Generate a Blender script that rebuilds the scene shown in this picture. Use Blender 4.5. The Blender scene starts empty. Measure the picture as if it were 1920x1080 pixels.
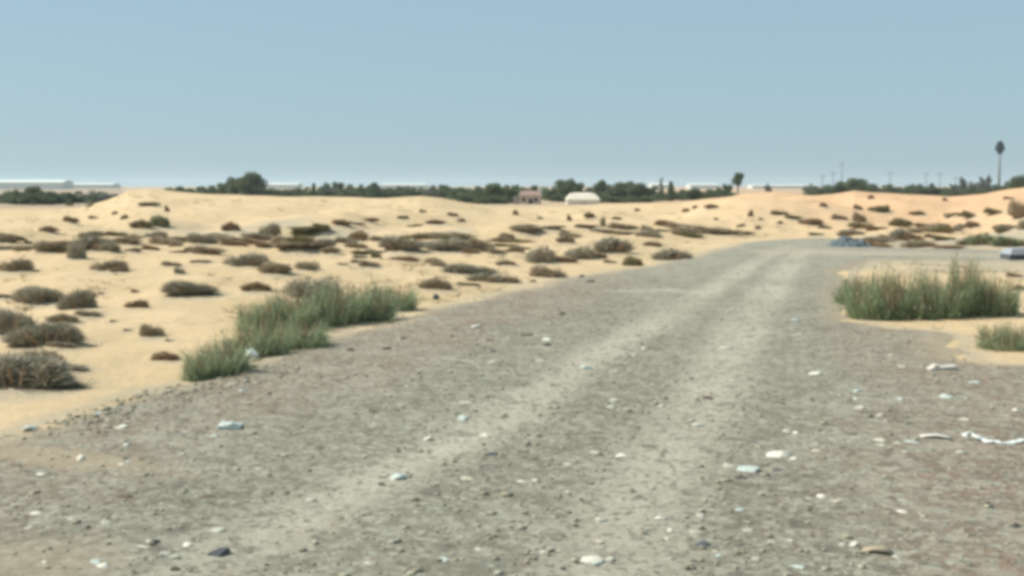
import bpy, math, random
import numpy as np
from mathutils import Vector, Matrix

C = bpy.context.scene.collection
SC = bpy.context.scene
rnd = random.Random(7)
rng = np.random.default_rng(11)

# ------------------------------------------------------------------ camera
EYE = 2.0                                   # metres above the gravel
FPX = 2400.0                                # focal length in photo pixels (1920 wide)
PITCH = math.atan(192.0 / FPX)
cam_data = bpy.data.cameras.new('camera')
cam_data.sensor_width = 36.0
cam_data.lens = 36.0 * FPX / 1920.0
cam_data.clip_start = 0.1
cam_data.clip_end = 30000.0
cam = bpy.data.objects.new('camera', cam_data)
cam.location = (0, 0, EYE)
cam.rotation_euler = (math.pi / 2 - PITCH, 0, 0)
C.objects.link(cam)
SC.camera = cam

# ------------------------------------------------------------------ world, sun, exposure
SUN_EL, SUN_AZ = math.radians(45), math.radians(-84)     # azimuth clockwise from +Y
world = bpy.data.worlds.new('World')
SC.world = world
world.use_nodes = True
wn = world.node_tree
bg = wn.nodes['Background']
sky = wn.nodes.new('ShaderNodeTexSky')
sky.sky_type = 'NISHITA'
sky.sun_disc = False
sky.sun_elevation = SUN_EL
sky.sun_rotation = SUN_AZ % (2 * math.pi)
sky.altitude = 0
sky.air_density = 0.95
sky.dust_density = 0.9
sky.ozone_density = 4.0
tint = wn.nodes.new('ShaderNodeMix')               # the phone's white balance on the sky
tint.data_type, tint.blend_type = 'RGBA', 'MULTIPLY'
tint.inputs[0].default_value = 1.0
tint.inputs[7].default_value = (0.93, 0.99, 0.99, 1)
wn.links.new(sky.outputs[0], tint.inputs[6])
veil = wn.nodes.new('ShaderNodeMix')               # flat pale blue mixed in to even out the sky gradient
veil.data_type = 'RGBA'
veil.inputs[0].default_value = 0.72
veil.inputs[7].default_value = (3.22, 4.62, 5.38, 1)
wn.links.new(tint.outputs[2], veil.inputs[6])
wn.links.new(veil.outputs[2], bg.inputs[0])
bg.inputs[1].default_value = 0.096
sun_data = bpy.data.lights.new('sun', 'SUN')
sun_data.energy = 5.0
sun_data.angle = math.radians(0.5)
sun_data.color = (1.0, 0.955, 0.88)
sun = bpy.data.objects.new('sun', sun_data)
sdir = Vector((math.sin(SUN_AZ) * math.cos(SUN_EL), math.cos(SUN_AZ) * math.cos(SUN_EL), math.sin(SUN_EL)))
sun.rotation_euler = sdir.to_track_quat('Z', 'Y').to_euler()
sun.location = (-40, 30, 60)
C.objects.link(sun)
SC.view_settings.view_transform = 'Standard'
SC.view_settings.look = 'None'
SC.view_settings.exposure = 0.29
SC.view_settings.gamma = 1.0
SC.view_settings.use_curve_mapping = False
SC.cycles.max_bounces = 6
SC.cycles.volume_bounces = 1
SC.cycles.filter_width = 4.2                # the photograph is soft all over
SC.cycles.use_denoising = True

# ------------------------------------------------------------------ geometry helpers
CP, SP = math.cos(PITCH), math.sin(PITCH)

def ray(px, py):
    x, v = (px - 960.0) / FPX, -(py - 540.0) / FPX
    return np.array([x, CP + v * SP, -SP + v * CP])

def slope(py):
    r = ray(960, py)
    return r[2] / r[1]

def flat(px, py):
    r = ray(px, py)
    t = -EYE / r[2]
    return (r[0] * t, r[1] * t)

def smooth(a, b, v):
    t = np.clip((v - a) / (b - a), 0, 1)
    return t * t * (3 - 2 * t)

_perm = np.random.default_rng(3).random((256, 256))
def noise(x, y):
    xi, yi = np.floor(x).astype(int), np.floor(y).astype(int)
    fx, fy = x - xi, y - yi
    fx, fy = fx * fx * (3 - 2 * fx), fy * fy * (3 - 2 * fy)
    g = lambda i, j: _perm[(xi + i) & 255, (yi + j) & 255]
    a = g(0, 0) * (1 - fx) + g(1, 0) * fx
    b = g(0, 1) * (1 - fx) + g(1, 1) * fx
    return (a * (1 - fy) + b * fy) * 2 - 1

def poly_sd(P, x, y):
    """signed distance to polygon P, positive inside"""
    P = np.array(P)
    out = np.full(x.shape, 1e9)
    inside = np.zeros(x.shape, bool)
    n = len(P)
    for i in range(n):
        ax, ay = P[i]
        bx, by = P[(i + 1) % n]
        ex, ey = bx - ax, by - ay
        t = np.clip(((x - ax) * ex + (y - ay) * ey) / (ex * ex + ey * ey + 1e-12), 0, 1)
        out = np.minimum(out, (x - ax - t * ex) ** 2 + (y - ay - t * ey) ** 2)
        c = ((ay > y) != (by > y)) & (x < ex * (y - ay) / (ey if abs(ey) > 1e-12 else 1e-12) + ax)
        inside ^= c
    d = np.sqrt(out)
    return np.where(inside, d, -d)

def line_d(P, x, y):
    P = np.array(P)
    out = np.full(x.shape, 1e9)
    for i in range(len(P) - 1):
        ax, ay = P[i]
        ex, ey = P[i + 1] - P[i]
        t = np.clip(((x - ax) * ex + (y - ay) * ey) / (ex * ex + ey * ey + 1e-12), 0, 1)
        out = np.minimum(out, (x - ax - t * ex) ** 2 + (y - ay - t * ey) ** 2)
    return np.sqrt(out)

# the road: outline on the flat, read once from the photograph and kept in metres
ROAD_PX = [(0, 822), (100, 790), (250, 742), (400, 708), (500, 672), (600, 640), (700, 608), (770, 588), (930, 552),
           (1100, 517), (1220, 497), (1300, 482), (1360, 464), (1400, 455), (1480, 449), (1560, 447), (1600, 462),
           (1700, 467), (1880, 470), (2100, 474), (2100, 496), (1880, 491), (1640, 489), (1592, 503), (1586, 540), (1588, 575), (1612, 606),
           (1665, 613), (1750, 621), (1800, 638), (1788, 658), (1826, 676), (1880, 684), (1960, 686)]
ROAD = [flat(*p) for p in ROAD_PX]
ROAD = [(-3.9, -30.0), (-3.9, 4.0), (-4.3, 7.5)] + ROAD + [(9.0, 13.0), (14.0, 10.0), (14.0, -30.0)]
TRACK_L = [flat(*p) for p in [(250, 1120), (450, 1030), (640, 935), (800, 862), (930, 795), (1010, 742), (1090, 685), (1180, 630), (1270, 580), (1350, 533), (1420, 492), (1480, 462)]]
TRACK_R = [flat(*p) for p in [(1090, 1150), (1150, 1060), (1195, 960), (1245, 860), (1300, 770), (1350, 690), (1390, 620), (1430, 560), (1470, 510), (1505, 470)]]
SPUR = [flat(*p) for p in [(1180, 549), (1240, 546), (1300, 550), (1340, 545)]]
BRANCH = [flat(*p) for p in [(1480, 474), (1560, 476), (1700, 479), (2100, 485)]]
SANDY = [flat(*p) for p in [(-60, 855), (60, 858), (150, 872), (260, 880), (420, 905)]]
CORNER = flat(15, 1075)

# crest of the dunes beyond: outline height per bearing
CREST_X = [-900, 0, 150, 205, 245, 285, 330, 450, 530, 640, 700, 790, 830, 880, 930, 990, 1050, 1130, 1200, 1280, 1340, 1400, 1450, 1520, 1560, 1600, 1640, 1700, 1780, 1850, 1900, 1960, 2900]
CREST_Y = [396, 396, 391, 378, 362, 358, 361, 367, 371, 372, 373, 368, 372, 381, 389, 391, 389, 384, 383, 384, 373, 363, 359, 364, 365, 358, 363, 366, 370, 365, 357, 353, 352]
DR = 105.0
CREST_Z = [EYE + slope(y) * DR for y in CREST_Y]
MOUNDS = []                                  # (x, y, radius, height)

def height(x, y, sd=None):
    x, y = np.asarray(x, float), np.asarray(y, float)
    if sd is None:
        sd = poly_sd(ROAD, x, y)
    d = y
    front = smooth(0.5, 3.0, d)
    u = 960 + FPX * x / np.maximum(d, 1.0)
    off = smooth(0.1, 4.0, -sd)
    amp = 0.55 + 0.6 * smooth(14, 60, d)
    base = 0.36 * noise(x / 7.5 + 3.1, d / 10.5) + 0.25 * noise(x / 2.9, d / 4.2 + 9) + 0.06 * noise(x / 1.0, d / 1.3)
    base = base * amp + 0.06
    base = base * off + 0.012 * noise(x / 0.8, d / 0.8) * (1 - off)
    zr = np.interp(u, CREST_X, CREST_Z)
    rise = smooth(50, DR, d) * front
    fall = smooth(DR, DR + 45, d)
    z = base * (1 - 0.6 * smooth(60, DR, d) + .5 * smooth(5, 22, x) * smooth(50, 62, d) * (1 - smooth(80, 100, d))) + zr * rise
    z = z * (1 - fall) + (-1.0 + 0.25 * noise(x / 60, d / 60)) * fall
    for mx, my, mr, mh in MOUNDS:
        m = (x - mx) ** 2 + (y - my) ** 2 < (3 * mr) ** 2
        if np.any(m):
            z = z + np.where(m, mh * np.exp(-((x - mx) ** 2 + (y - my) ** 2) / (mr * mr)), 0) * off
    return z

_T = np.geomspace(4, 1500, 6000)
def at(px, py):
    """the point of the ground met by the line of sight through a photo pixel"""
    r = ray(px, py)
    x, y, z = r[0] * _T, r[1] * _T, EYE + r[2] * _T
    h = height(x, y)
    k = np.argmax(z < h) if np.any(z < h) else len(_T) - 1
    return float(x[k]), float(y[k]), float(h[k])

def gz(x, y):
    return float(height(np.array([x]), np.array([y]))[0])

# ------------------------------------------------------------------ scene helpers
def tag(o, label=None, cat=None, group=None, kind=None):
    for k, v in (('label', label), ('category', cat), ('group', group), ('kind', kind)):
        if v: o[k] = v
    return o

def mesh_from(name, V, F, mats, smooth_faces=False, fm=None):
    me = bpy.data.meshes.new(name)
    V = np.asarray(V, np.float32)
    if isinstance(F, np.ndarray):
        n, k = F.shape
        me.vertices.add(len(V)); me.vertices.foreach_set('co', V.ravel())
        me.loops.add(n * k); me.loops.foreach_set('vertex_index', F.astype(np.int32).ravel())
        me.polygons.add(n)
        me.polygons.foreach_set('loop_start', np.arange(0, n * k, k, dtype=np.int32))
        me.polygons.foreach_set('loop_total', np.full(n, k, np.int32))
        me.update(calc_edges=True)
    else:
        me.from_pydata([tuple(v) for v in V], [], F)
    me.validate()
    for m in (mats if isinstance(mats, (list, tuple)) else [mats]):
        me.materials.append(m)
    if fm is not None:
        me.polygons.foreach_set('material_index', np.asarray(fm, np.int32))
    if smooth_faces:
        me.polygons.foreach_set('use_smooth', np.ones(len(me.polygons), bool))
    me.update()
    return me

def obj(name, me, parent=None, loc=(0, 0, 0), rot=(0, 0, 0), scale=(1, 1, 1)):
    o = bpy.data.objects.new(name, me)
    C.objects.link(o)
    o.parent = parent
    o.location, o.rotation_euler, o.scale = loc, rot, scale
    return o

def empty(name, loc=(0, 0, 0), rot=(0, 0, 0), scale=(1, 1, 1)):
    o = bpy.data.objects.new(name, None)
    o.empty_display_size = 0.2
    C.objects.link(o)
    o.location, o.rotation_euler, o.scale = loc, rot, scale
    return o

class MB:
    """collects simple solids into one mesh"""
    def __init__(s): s.v, s.f = [], []
    def add(s, V, F):
        b = len(s.v)
        s.v += [tuple(v) for v in V]
        s.f += [tuple(i + b for i in f) for f in F]
    def box(s, x0, x1, y0, y1, z0, z1):
        V = [(x, y, z) for z in (z0, z1) for x, y in ((x0, y0), (x1, y0), (x1, y1), (x0, y1))]
        s.add(V, [(3, 2, 1, 0), (4, 5, 6, 7), (0, 1, 5, 4), (1, 2, 6, 5), (2, 3, 7, 6), (3, 0, 4, 7)])
    def tube(s, pts, rads, n=8):
        pts = [Vector(p) for p in pts]
        V, F = [], []
        for i, p in enumerate(pts):
            t = (pts[min(i + 1, len(pts) - 1)] - pts[max(i - 1, 0)]).normalized()
            a = t.cross(Vector((0, 0, 1)) if abs(t.z) < .9 else Vector((1, 0, 0))).normalized()
            b = t.cross(a)
            for k in range(n):
                an = 2 * math.pi * k / n
                V.append(p + (a * math.cos(an) + b * math.sin(an)) * rads[i])
        for i in range(len(pts) - 1):
            for k in range(n):
                F.append((i * n + k, i * n + (k + 1) % n, (i + 1) * n + (k + 1) % n, (i + 1) * n + k))
        F.append(tuple(range(n - 1, -1, -1)))
        F.append(tuple((len(pts) - 1) * n + k for k in range(n)))
        s.add(V, F)
    def mesh(s, name, m, smooth_faces=False): return mesh_from(name, s.v, s.f, m, smooth_faces)

# ------------------------------------------------------------------ materials
def mat(name):
    m = bpy.data.materials.new(name)
    m.use_nodes = True
    nt = m.node_tree
    b = nt.nodes['Principled BSDF']
    b.inputs['Roughness'].default_value = 0.9
    b.inputs['Specular IOR Level'].default_value = 0.15
    return m, nt, b

def N(nt, t, **kw):
    n = nt.nodes.new(t)
    for k, v in kw.items():
        if k in n.inputs: n.inputs[k].default_value = v
        else: setattr(n, k, v)
    return n

def mixc(nt, fac, a, b):
    n = nt.nodes.new('ShaderNodeMix'); n.data_type = 'RGBA'
    for sock, v in ((n.inputs[0], fac), (n.inputs[6], a), (n.inputs[7], b)):
        if hasattr(v, 'links'): nt.links.new(v, sock)
        elif isinstance(v, (int, float)): sock.default_value = v
        else: sock.default_value = (*v, 1)
    return n.outputs[2]

def ramp(nt, fac, a, b):
    n = nt.nodes.new('ShaderNodeMapRange')
    n.inputs[1].default_value, n.inputs[2].default_value = a, b
    nt.links.new(fac, n.inputs[0])
    return n.outputs[0]

def nz(nt, scale, detail=4, rough=.55, vec=None):
    n = N(nt, 'ShaderNodeTexNoise', Scale=scale, Detail=detail, Roughness=rough)
    if vec is not None: nt.links.new(vec, n.inputs['Vector'])
    return n.outputs[0]

def pos(nt, sx=1, sy=1, sz=1):
    g = nt.nodes.new('ShaderNodeNewGeometry')
    if sx == sy == sz == 1: return g.outputs['Position']
    m = nt.nodes.new('ShaderNodeMapping'); m.inputs['Scale'].default_value = (sx, sy, sz)
    nt.links.new(g.outputs['Position'], m.inputs[0])
    return m.outputs[0]

def attr(nt, name):
    a = nt.nodes.new('ShaderNodeAttribute'); a.attribute_name = name
    return a.outputs['Fac']

def bump(nt, b, h, dist, strength=1.0):
    n = nt.nodes.new('ShaderNodeBump')
    n.inputs['Strength'].default_value = strength
    n.inputs['Distance'].default_value = dist
    nt.links.new(h, n.inputs['Height'])
    nt.links.new(n.outputs[0], b.inputs['Normal'])

def island_mat(name, cols, rough=.9, transl=0.0):
    """leaves, blades, twigs, pebbles: each loose piece draws its own tone"""
    m, nt, b = mat(name)
    g = nt.nodes.new('ShaderNodeNewGeometry')
    r = nt.nodes.new('ShaderNodeValToRGB')
    r.color_ramp.interpolation = 'LINEAR'
    while len(r.color_ramp.elements) < len(cols): r.color_ramp.elements.new(0.5)
    for i, c in enumerate(cols):
        r.color_ramp.elements[i].position = i / max(1, len(cols) - 1)
        r.color_ramp.elements[i].color = (*c, 1)
    nt.links.new(g.outputs['Random Per Island'], r.inputs[0])
    nt.links.new(r.outputs[0], b.inputs['Base Color'])
    b.inputs['Roughness'].default_value = rough
    if transl:
        t = nt.nodes.new('ShaderNodeBsdfTranslucent'); nt.links.new(r.outputs[0], t.inputs[0])
        mx = nt.nodes.new('ShaderNodeMixShader'); mx.inputs[0].default_value = transl
        nt.links.new(b.outputs[0], mx.inputs[1]); nt.links.new(t.outputs[0], mx.inputs[2])
        nt.links.new(mx.outputs[0], nt.nodes['Material Output'].inputs['Surface'])
    return m

def plain(name, col, var=.12, scale=6, rough=.8, bd=0.0):
    m, nt, b = mat(name)
    f = nz(nt, scale, 5, .6, pos(nt))
    lo, hi = [c * (1 - var) for c in col], [min(1, c * (1 + var)) for c in col]
    nt.links.new(mixc(nt, ramp(nt, f, .3, .7), lo, hi), b.inputs['Base Color'])
    b.inputs['Roughness'].default_value = rough
    if bd: bump(nt, b, f, bd)
    return m

# sand
M_SAND, nt, b = mat('desert_sand')
c = mixc(nt, ramp(nt, nz(nt, .35, 5, .6, pos(nt)), .35, .68), (.53, .396, .228), (.625, .472, .288))
c = mixc(nt, ramp(nt, nz(nt, 2.3, 6, .65, pos(nt, 1, .6, 1)), .50, .80), c, (.43, .345, .205))
c = mixc(nt, ramp(nt, nz(nt, .12, 3, .5, pos(nt)), .5, .75), c, (.62, .455, .278))
c = mixc(nt, ramp(nt, nz(nt, 4.2, 6, .75, pos(nt, 1, .7, 1)), .56, .74), c, (.37, .315, .215))
c = mixc(nt, ramp(nt, nz(nt, .9, 5, .7, pos(nt, .8, 1, 1)), .56, .80), c, (.47, .385, .25))
c = mixc(nt, attr(nt, 'peach'), c, (.60, .385, .225))
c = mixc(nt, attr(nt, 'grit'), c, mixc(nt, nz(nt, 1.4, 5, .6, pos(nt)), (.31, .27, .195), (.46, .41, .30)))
c = mixc(nt, attr(nt, 'plain'), c, mixc(nt, nz(nt, .05, 4, .6, pos(nt)), (.30, .235, .17), (.44, .345, .235)))
nt.links.new(c, b.inputs['Base Color'])
b.inputs['Roughness'].default_value = 1.0
b.inputs['Specular IOR Level'].default_value = .05
bump(nt, b, nz(nt, 5, 8, .7, pos(nt)), .12, .6)

# gravel road
M_ROAD, nt, b = mat('road_gravel')
v1 = N(nt, 'ShaderNodeTexVoronoi', Scale=22.0); nt.links.new(pos(nt), v1.inputs['Vector'])
v2 = N(nt, 'ShaderNodeTexVoronoi', Scale=8.0); nt.links.new(pos(nt), v2.inputs['Vector'])
sep1 = N(nt, 'ShaderNodeSeparateColor'); nt.links.new(v1.outputs['Color'], sep1.inputs[0])
sep2 = N(nt, 'ShaderNodeSeparateColor'); nt.links.new(v2.outputs['Color'], sep2.inputs[0])
green_grey = mixc(nt, ramp(nt, nz(nt, .9, 5, .6, pos(nt)), .3, .7), (0.184, 0.167, 0.121), (0.233, 0.215, 0.162))
brown_grey = mixc(nt, ramp(nt, nz(nt, 1.1, 5, .6, pos(nt)), .3, .7), (0.205, 0.146, 0.101), (0.258, 0.187, 0.131))
c = mixc(nt, attr(nt, 'brown'), green_grey, brown_grey)
c = mixc(nt, ramp(nt, nz(nt, 5.5, 4, .65, pos(nt)), .50, .74), c, (0.332, 0.324, 0.253))
c = mixc(nt, ramp(nt, nz(nt, 7.5, 3, .6, pos(nt, 1.3, 1, 1)), .54, .80), c, (0.122, 0.115, 0.083))
c = mixc(nt, ramp(nt, nz(nt, 3.1, 3, .6, pos(nt, 1, 1.2, 1)), .58, .85), c, (0.273, 0.217, 0.170))
c = mixc(nt, ramp(nt, nz(nt, 2.4, 3, .6, pos(nt, 1.1, 1, 1)), .60, .85), c, (0.221, 0.245, 0.194))
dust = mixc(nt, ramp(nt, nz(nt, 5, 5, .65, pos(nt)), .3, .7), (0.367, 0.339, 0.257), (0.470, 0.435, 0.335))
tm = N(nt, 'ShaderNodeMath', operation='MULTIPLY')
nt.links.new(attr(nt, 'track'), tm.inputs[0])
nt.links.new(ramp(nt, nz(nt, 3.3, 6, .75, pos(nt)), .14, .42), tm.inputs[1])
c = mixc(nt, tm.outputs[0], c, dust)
v3 = N(nt, 'ShaderNodeTexVoronoi', Scale=42.0); nt.links.new(pos(nt), v3.inputs['Vector'])
sep3 = N(nt, 'ShaderNodeSeparateColor'); nt.links.new(v3.outputs['Color'], sep3.inputs[0])
c = mixc(nt, ramp(nt, nz(nt, .8, 5, .65, pos(nt, 1.2, .8, 1)), .50, .85), c, (.36, .345, .27))
sp_ = N(nt, 'ShaderNodeMath', operation='MULTIPLY')
nt.links.new(ramp(nt, sep3.outputs[0], .72, .95), sp_.inputs[0])
nt.links.new(ramp(nt, nz(nt, 1.3, 4, .6, pos(nt)), .36, .64), sp_.inputs[1])
c = mixc(nt, sp_.outputs[0], c, (.46, .45, .36))
c = mixc(nt, ramp(nt, sep3.outputs[1], .84, 1.0), c, (.12, .11, .085))
c = mixc(nt, ramp(nt, sep1.outputs[0], .70, .95), c, (0.332, 0.320, 0.245))
c = mixc(nt, ramp(nt, sep1.outputs[1], .76, 1.05), c, (0.130, 0.118, 0.087))
c = mixc(nt, ramp(nt, sep2.outputs[0], .86, 1.2), c, (0.363, 0.352, 0.276))
c = mixc(nt, ramp(nt, sep2.outputs[1], .84, 1.15), c, (0.122, 0.111, 0.087))
c = mixc(nt, attr(nt, 'sandy'), c, (0.363, 0.296, 0.198))
nt.links.new(c, b.inputs['Base Color'])
b.inputs['Roughness'].default_value = .95
bump(nt, b, nz(nt, 22, 8, .75, pos(nt)), .03, .6)

M_DRY = island_mat('dry_twigs', [(0.331, 0.266, 0.173), (0.456, 0.377, 0.259), (0.376, 0.322, 0.232), (0.536, 0.450, 0.313)])
M_DUSTY = island_mat('dusty_grey_leaves', [(0.353, 0.327, 0.243), (0.456, 0.411, 0.308), (0.319, 0.305, 0.227), (0.513, 0.461, 0.351)])
M_BROWN = island_mat('brown_twigs', [(0.285, 0.194, 0.119), (0.388, 0.278, 0.173), (0.239, 0.161, 0.097)])
M_OLIVE = island_mat('olive_leaves', [(.24, .22, .115), (.31, .275, .15), (.19, .18, .09)])
M_GREEN = island_mat('green_leaves', [(.19, .235, .125), (.25, .30, .165), (.31, .32, .19), (.22, .25, .15)])
M_REED = island_mat('reed_blades', [(0.199, 0.291, 0.149), (0.262, 0.354, 0.202), (0.346, 0.401, 0.241), (0.420, 0.417, 0.267), (0.237, 0.312, 0.186)], transl=.5)
M_DEAD = island_mat('dead_stalks', [(0.315, 0.242, 0.144), (0.399, 0.319, 0.196), (0.231, 0.171, 0.098)])
M_TREE = island_mat('tree_leaves', [(0.101, 0.137, 0.072), (0.142, 0.182, 0.098), (0.189, 0.221, 0.124), (0.121, 0.143, 0.078)], transl=.3)
M_TREEGREY = island_mat('grey_tree_leaves', [(0.172, 0.190, 0.149), (0.230, 0.241, 0.196), (0.149, 0.161, 0.127)], transl=.3)
M_BARK = plain('bark', (.13, .10, .075), .25, 3, .95)

# ------------------------------------------------------------------ plant prototypes
PR = np.random.default_rng(5)

def slivers(p, q, w):
    """narrow blades from p to q, each a quad tapering to a tip a third as wide"""
    t = q - p
    s = np.cross(t, PR.normal(size=p.shape))
    s /= np.linalg.norm(s, axis=1, keepdims=True) + 1e-9
    w = w[:, None] * s
    V = np.stack([p - w, p + w, q + w * .35, q - w * .35], 1).reshape(-1, 3)
    return V, np.arange(len(V)).reshape(-1, 4)

def leaf_quads(c, size):
    a = PR.normal(size=c.shape); a /= np.linalg.norm(a, axis=1, keepdims=True)
    b_ = np.cross(a, PR.normal(size=c.shape)); b_ /= np.linalg.norm(b_, axis=1, keepdims=True)
    a *= size[:, None]; b_ *= size[:, None] * .6
    V = np.stack([c - a, c - b_, c + a, c + b_], 1).reshape(-1, 3)
    return V, np.arange(len(V)).reshape(-1, 4)

def join(*parts):
    V, F, n = [], [], 0
    for v, f in parts:
        V.append(v); F.append(f + n); n += len(v)
    return np.concatenate(V), np.concatenate(F)

def shrub_geo(n_tw, n_lf, lobes, prick=.25, tail=0):
    """a low dome of fine twigs and small leaves: unit radius, unit height; returns (foliage, stems)"""
    L = [(PR.uniform(-.55, .55), PR.uniform(-.5, .5), PR.uniform(.38, .62), PR.uniform(.55, 1.0)) for _ in range(lobes)]
    L[0] = (PR.uniform(-.15, .15), 0, .6, .95)
    if tail:
        L = [(-.45 + .33 * k * 3 / lobes * (1.15), PR.uniform(-.3, .3), PR.uniform(.26, .46) * (1 - .06 * k), max(.2, .98 - .68 * abs(k / (lobes - 1) - tail)) * PR.uniform(.8, 1.05)) for k in range(lobes)]
    ps, qs, cs = [], [], []
    for i in range(lobes):
        x, y, r, h = L[i]
        def pts(n, lo):
            d = PR.normal(size=(n, 3)); d[:, 2] = np.abs(d[:, 2]) * .9
            d /= np.linalg.norm(d, axis=1, keepdims=True)
            rr = PR.uniform(lo ** 3, 1, n) ** (1 / 3)
            return np.array([x, y, 0]) + d * rr[:, None] * np.array([r, r, h * .85]), d
        p, d = pts(n_tw // lobes, .25)
        g = d + PR.normal(size=d.shape) * .55 + np.array([0, 0, .35])
        g /= np.linalg.norm(g, axis=1, keepdims=True)
        ln = PR.uniform(.08, prick, len(p))[:, None]
        ps.append(p - g * ln * .5); qs.append(p + g * ln)
        cs.append(pts(n_lf // lobes, .45)[0])
    p, q, c = np.concatenate(ps), np.concatenate(qs), np.concatenate(cs)
    p[:, 2] = np.maximum(p[:, 2], -.05); q[:, 2] = np.maximum(q[:, 2], .02); c[:, 2] = np.maximum(c[:, 2], .02)
    fol = join(slivers(p, q, PR.uniform(.010, .022, len(p))), leaf_quads(c, PR.uniform(.03, .065, len(c))))
    n = 90
    a = PR.uniform(0, 6.283, n); o = PR.uniform(0, .5, n)
    p = np.stack([np.cos(a) * o, np.sin(a) * o, np.full(n, -.06)], 1)
    q = p + np.stack([np.cos(a) * .4, np.sin(a) * .4, PR.uniform(.3, .75, n)], 1)
    return fol, slivers(p, q, np.full(n, .018))

SHRUBS = [shrub_geo(1500, 1100, k, pr) for k, pr in ((3, .26), (5, .3), (6, .28))] + [shrub_geo(1500, 1100, k, pr, tl_) for k, pr, tl_ in ((5, .28, .15), (6, .26, .3), (5, .3, .5), (7, .26, .2), (6, .3, .75), (4, .32, .05))]
FINE = [shrub_geo(6000, 3600, k, pr, tl_) for k, pr, tl_ in ((8, .30, .25), (7, .32, .6), (9, .30, .12))]
for f_, _s in FINE:                          # thinner twigs: about the nearest vertex pair is pulled together
    v_ = f_[0].reshape(-1, 4, 3); v_ += (v_.mean(1, keepdims=True) - v_) * .35
SHRUBS += FINE
_mc = {}
def shrub_mesh(i, m, whole):
    k = (i, m.name, whole)
    if k not in _mc:
        f, s = SHRUBS[i]
        if whole:
            V, F = join(f, s)
            _mc[k] = mesh_from('shrub', V, F, [m, M_BROWN], fm=[0] * len(f[1]) + [1] * len(s[1]))
        else:
            _mc[k] = (mesh_from('foliage', *f, m), mesh_from('stems', *s, M_BROWN))
    return _mc[k]

def reed_geo(n, lean=.25, seg=3):
    """upright blades in a tuft with an uneven top: unit radius, unit height"""
    a = PR.uniform(0, 6.283, n); o = np.sqrt(PR.uniform(0, 1, n))
    base = np.stack([np.cos(a) * o, np.sin(a) * o, np.full(n, -.04)], 1)
    cl = 0.60 + 0.40 * np.sin(base[:, 0] * 5 + PR.uniform(0, 6)) * np.cos(base[:, 1] * 4)
    h = PR.uniform(.25, 1.0, n) * (1 - .35 * o ** 2) * cl
    dirn = np.stack([np.cos(a) * o, np.sin(a) * o, np.zeros(n)], 1) * lean + PR.normal(size=(n, 3)) * .10
    dirn[:, 2] = 0
    Vs, Fs, m = [], [], 0
    side = PR.normal(size=(n, 3)); side[:, 2] = 0
    side /= np.linalg.norm(side, axis=1, keepdims=True)
    w = PR.uniform(.010, .022, n)
    rows = []
    for k in range(seg + 1):
        t = k / seg
        p = base + dirn * (t ** 1.8) + np.stack([np.zeros(n), np.zeros(n), h * (t - .12 * t * t)], 1)
        ww = (w * (1 - .85 * t))[:, None] * side
        rows.append(np.stack([p - ww, p + ww], 1))
    V = np.stack(rows, 1).reshape(-1, 3)                 # n, seg+1, 2
    st = 2 * (seg + 1)
    F = np.concatenate([np.stack([np.arange(n) * st + 2 * k, np.arange(n) * st + 2 * k + 1, np.arange(n) * st + 2 * k + 3, np.arange(n) * st + 2 * k + 2], 1) for k in range(seg)])
    # sprays of small leaves up the blades
    nl = n
    i = PR.integers(0, n, nl); t = PR.uniform(.3, .95, nl)
    c = base[i] + dirn[i] * (t ** 1.8)[:, None] + np.stack([np.zeros(nl), np.zeros(nl), h[i] * (t - .12 * t * t)], 1) + PR.normal(size=(nl, 3)) * .035
    return join((V, F), leaf_quads(c, PR.uniform(.02, .05, nl)))

REEDS = []
for k in range(4):
    g = reed_geo(1400, PR.uniform(.35, .65))
    n = 420
    a = PR.uniform(0, 6.283, n); o = np.sqrt(PR.uniform(0, 1, n))
    p = np.stack([np.cos(a) * o * .95, np.sin(a) * o * .95, np.full(n, -.04)], 1)
    q = p + np.stack([PR.normal(size=n) * .12, PR.normal(size=n) * .12, PR.uniform(.15, .6, n)], 1)
    REEDS.append((mesh_from('blades', *g, M_REED), mesh_from('dead_stalks', *slivers(p, q, PR.uniform(.010, .02, n)), M_DEAD)))

def tree_geo(clumps, n_leaf, ls):
    P = []
    for x, y, z, r in clumps:
        d = PR.normal(size=(int(n_leaf * r * r), 3))
        d /= np.linalg.norm(d, axis=1, keepdims=True)
        P.append(np.array([x, y, z]) + d * (PR.uniform(.15, 1, len(d)) ** .5)[:, None] * r * np.array([1, 1, .85]))
    P = np.concatenate(P)
    P[:, 2] = np.maximum(P[:, 2], .06)
    return leaf_quads(P, PR.uniform(ls * .6, ls * 1.3, len(P)))

def tree_trunk(top, limbs, r=.035):
    m = MB()
    m.tube([(0, 0, -.05), (.01, .01, top * .5), (0, .02, top)], [r * 1.3, r, r * .6], 7)
    for x, y, z in limbs:
        s = top * rnd.uniform(.45, .9)
        m.tube([(0, .01, s), (x * .5, y * .5, s + (z - s) * .6), (x, y, z)], [r * .55, r * .38, r * .12], 5)
    return m.mesh('trunk', M_BARK, True)

def clumps_round(n, w, zlo, zhi, r0, r1):
    return [(PR.uniform(-w, w), PR.uniform(-w, w), PR.uniform(zlo, zhi), PR.uniform(r0, r1)) for _ in range(n)]
TREES = {}
def deftree(k, clumps, n_leaf, ls, top, m):
    TREES[k] = (mesh_from('crown', *tree_geo(clumps, n_leaf, ls), m), tree_trunk(top, [(c[0] * .8, c[1] * .8, c[2]) for c in clumps[:7]]))
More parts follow.
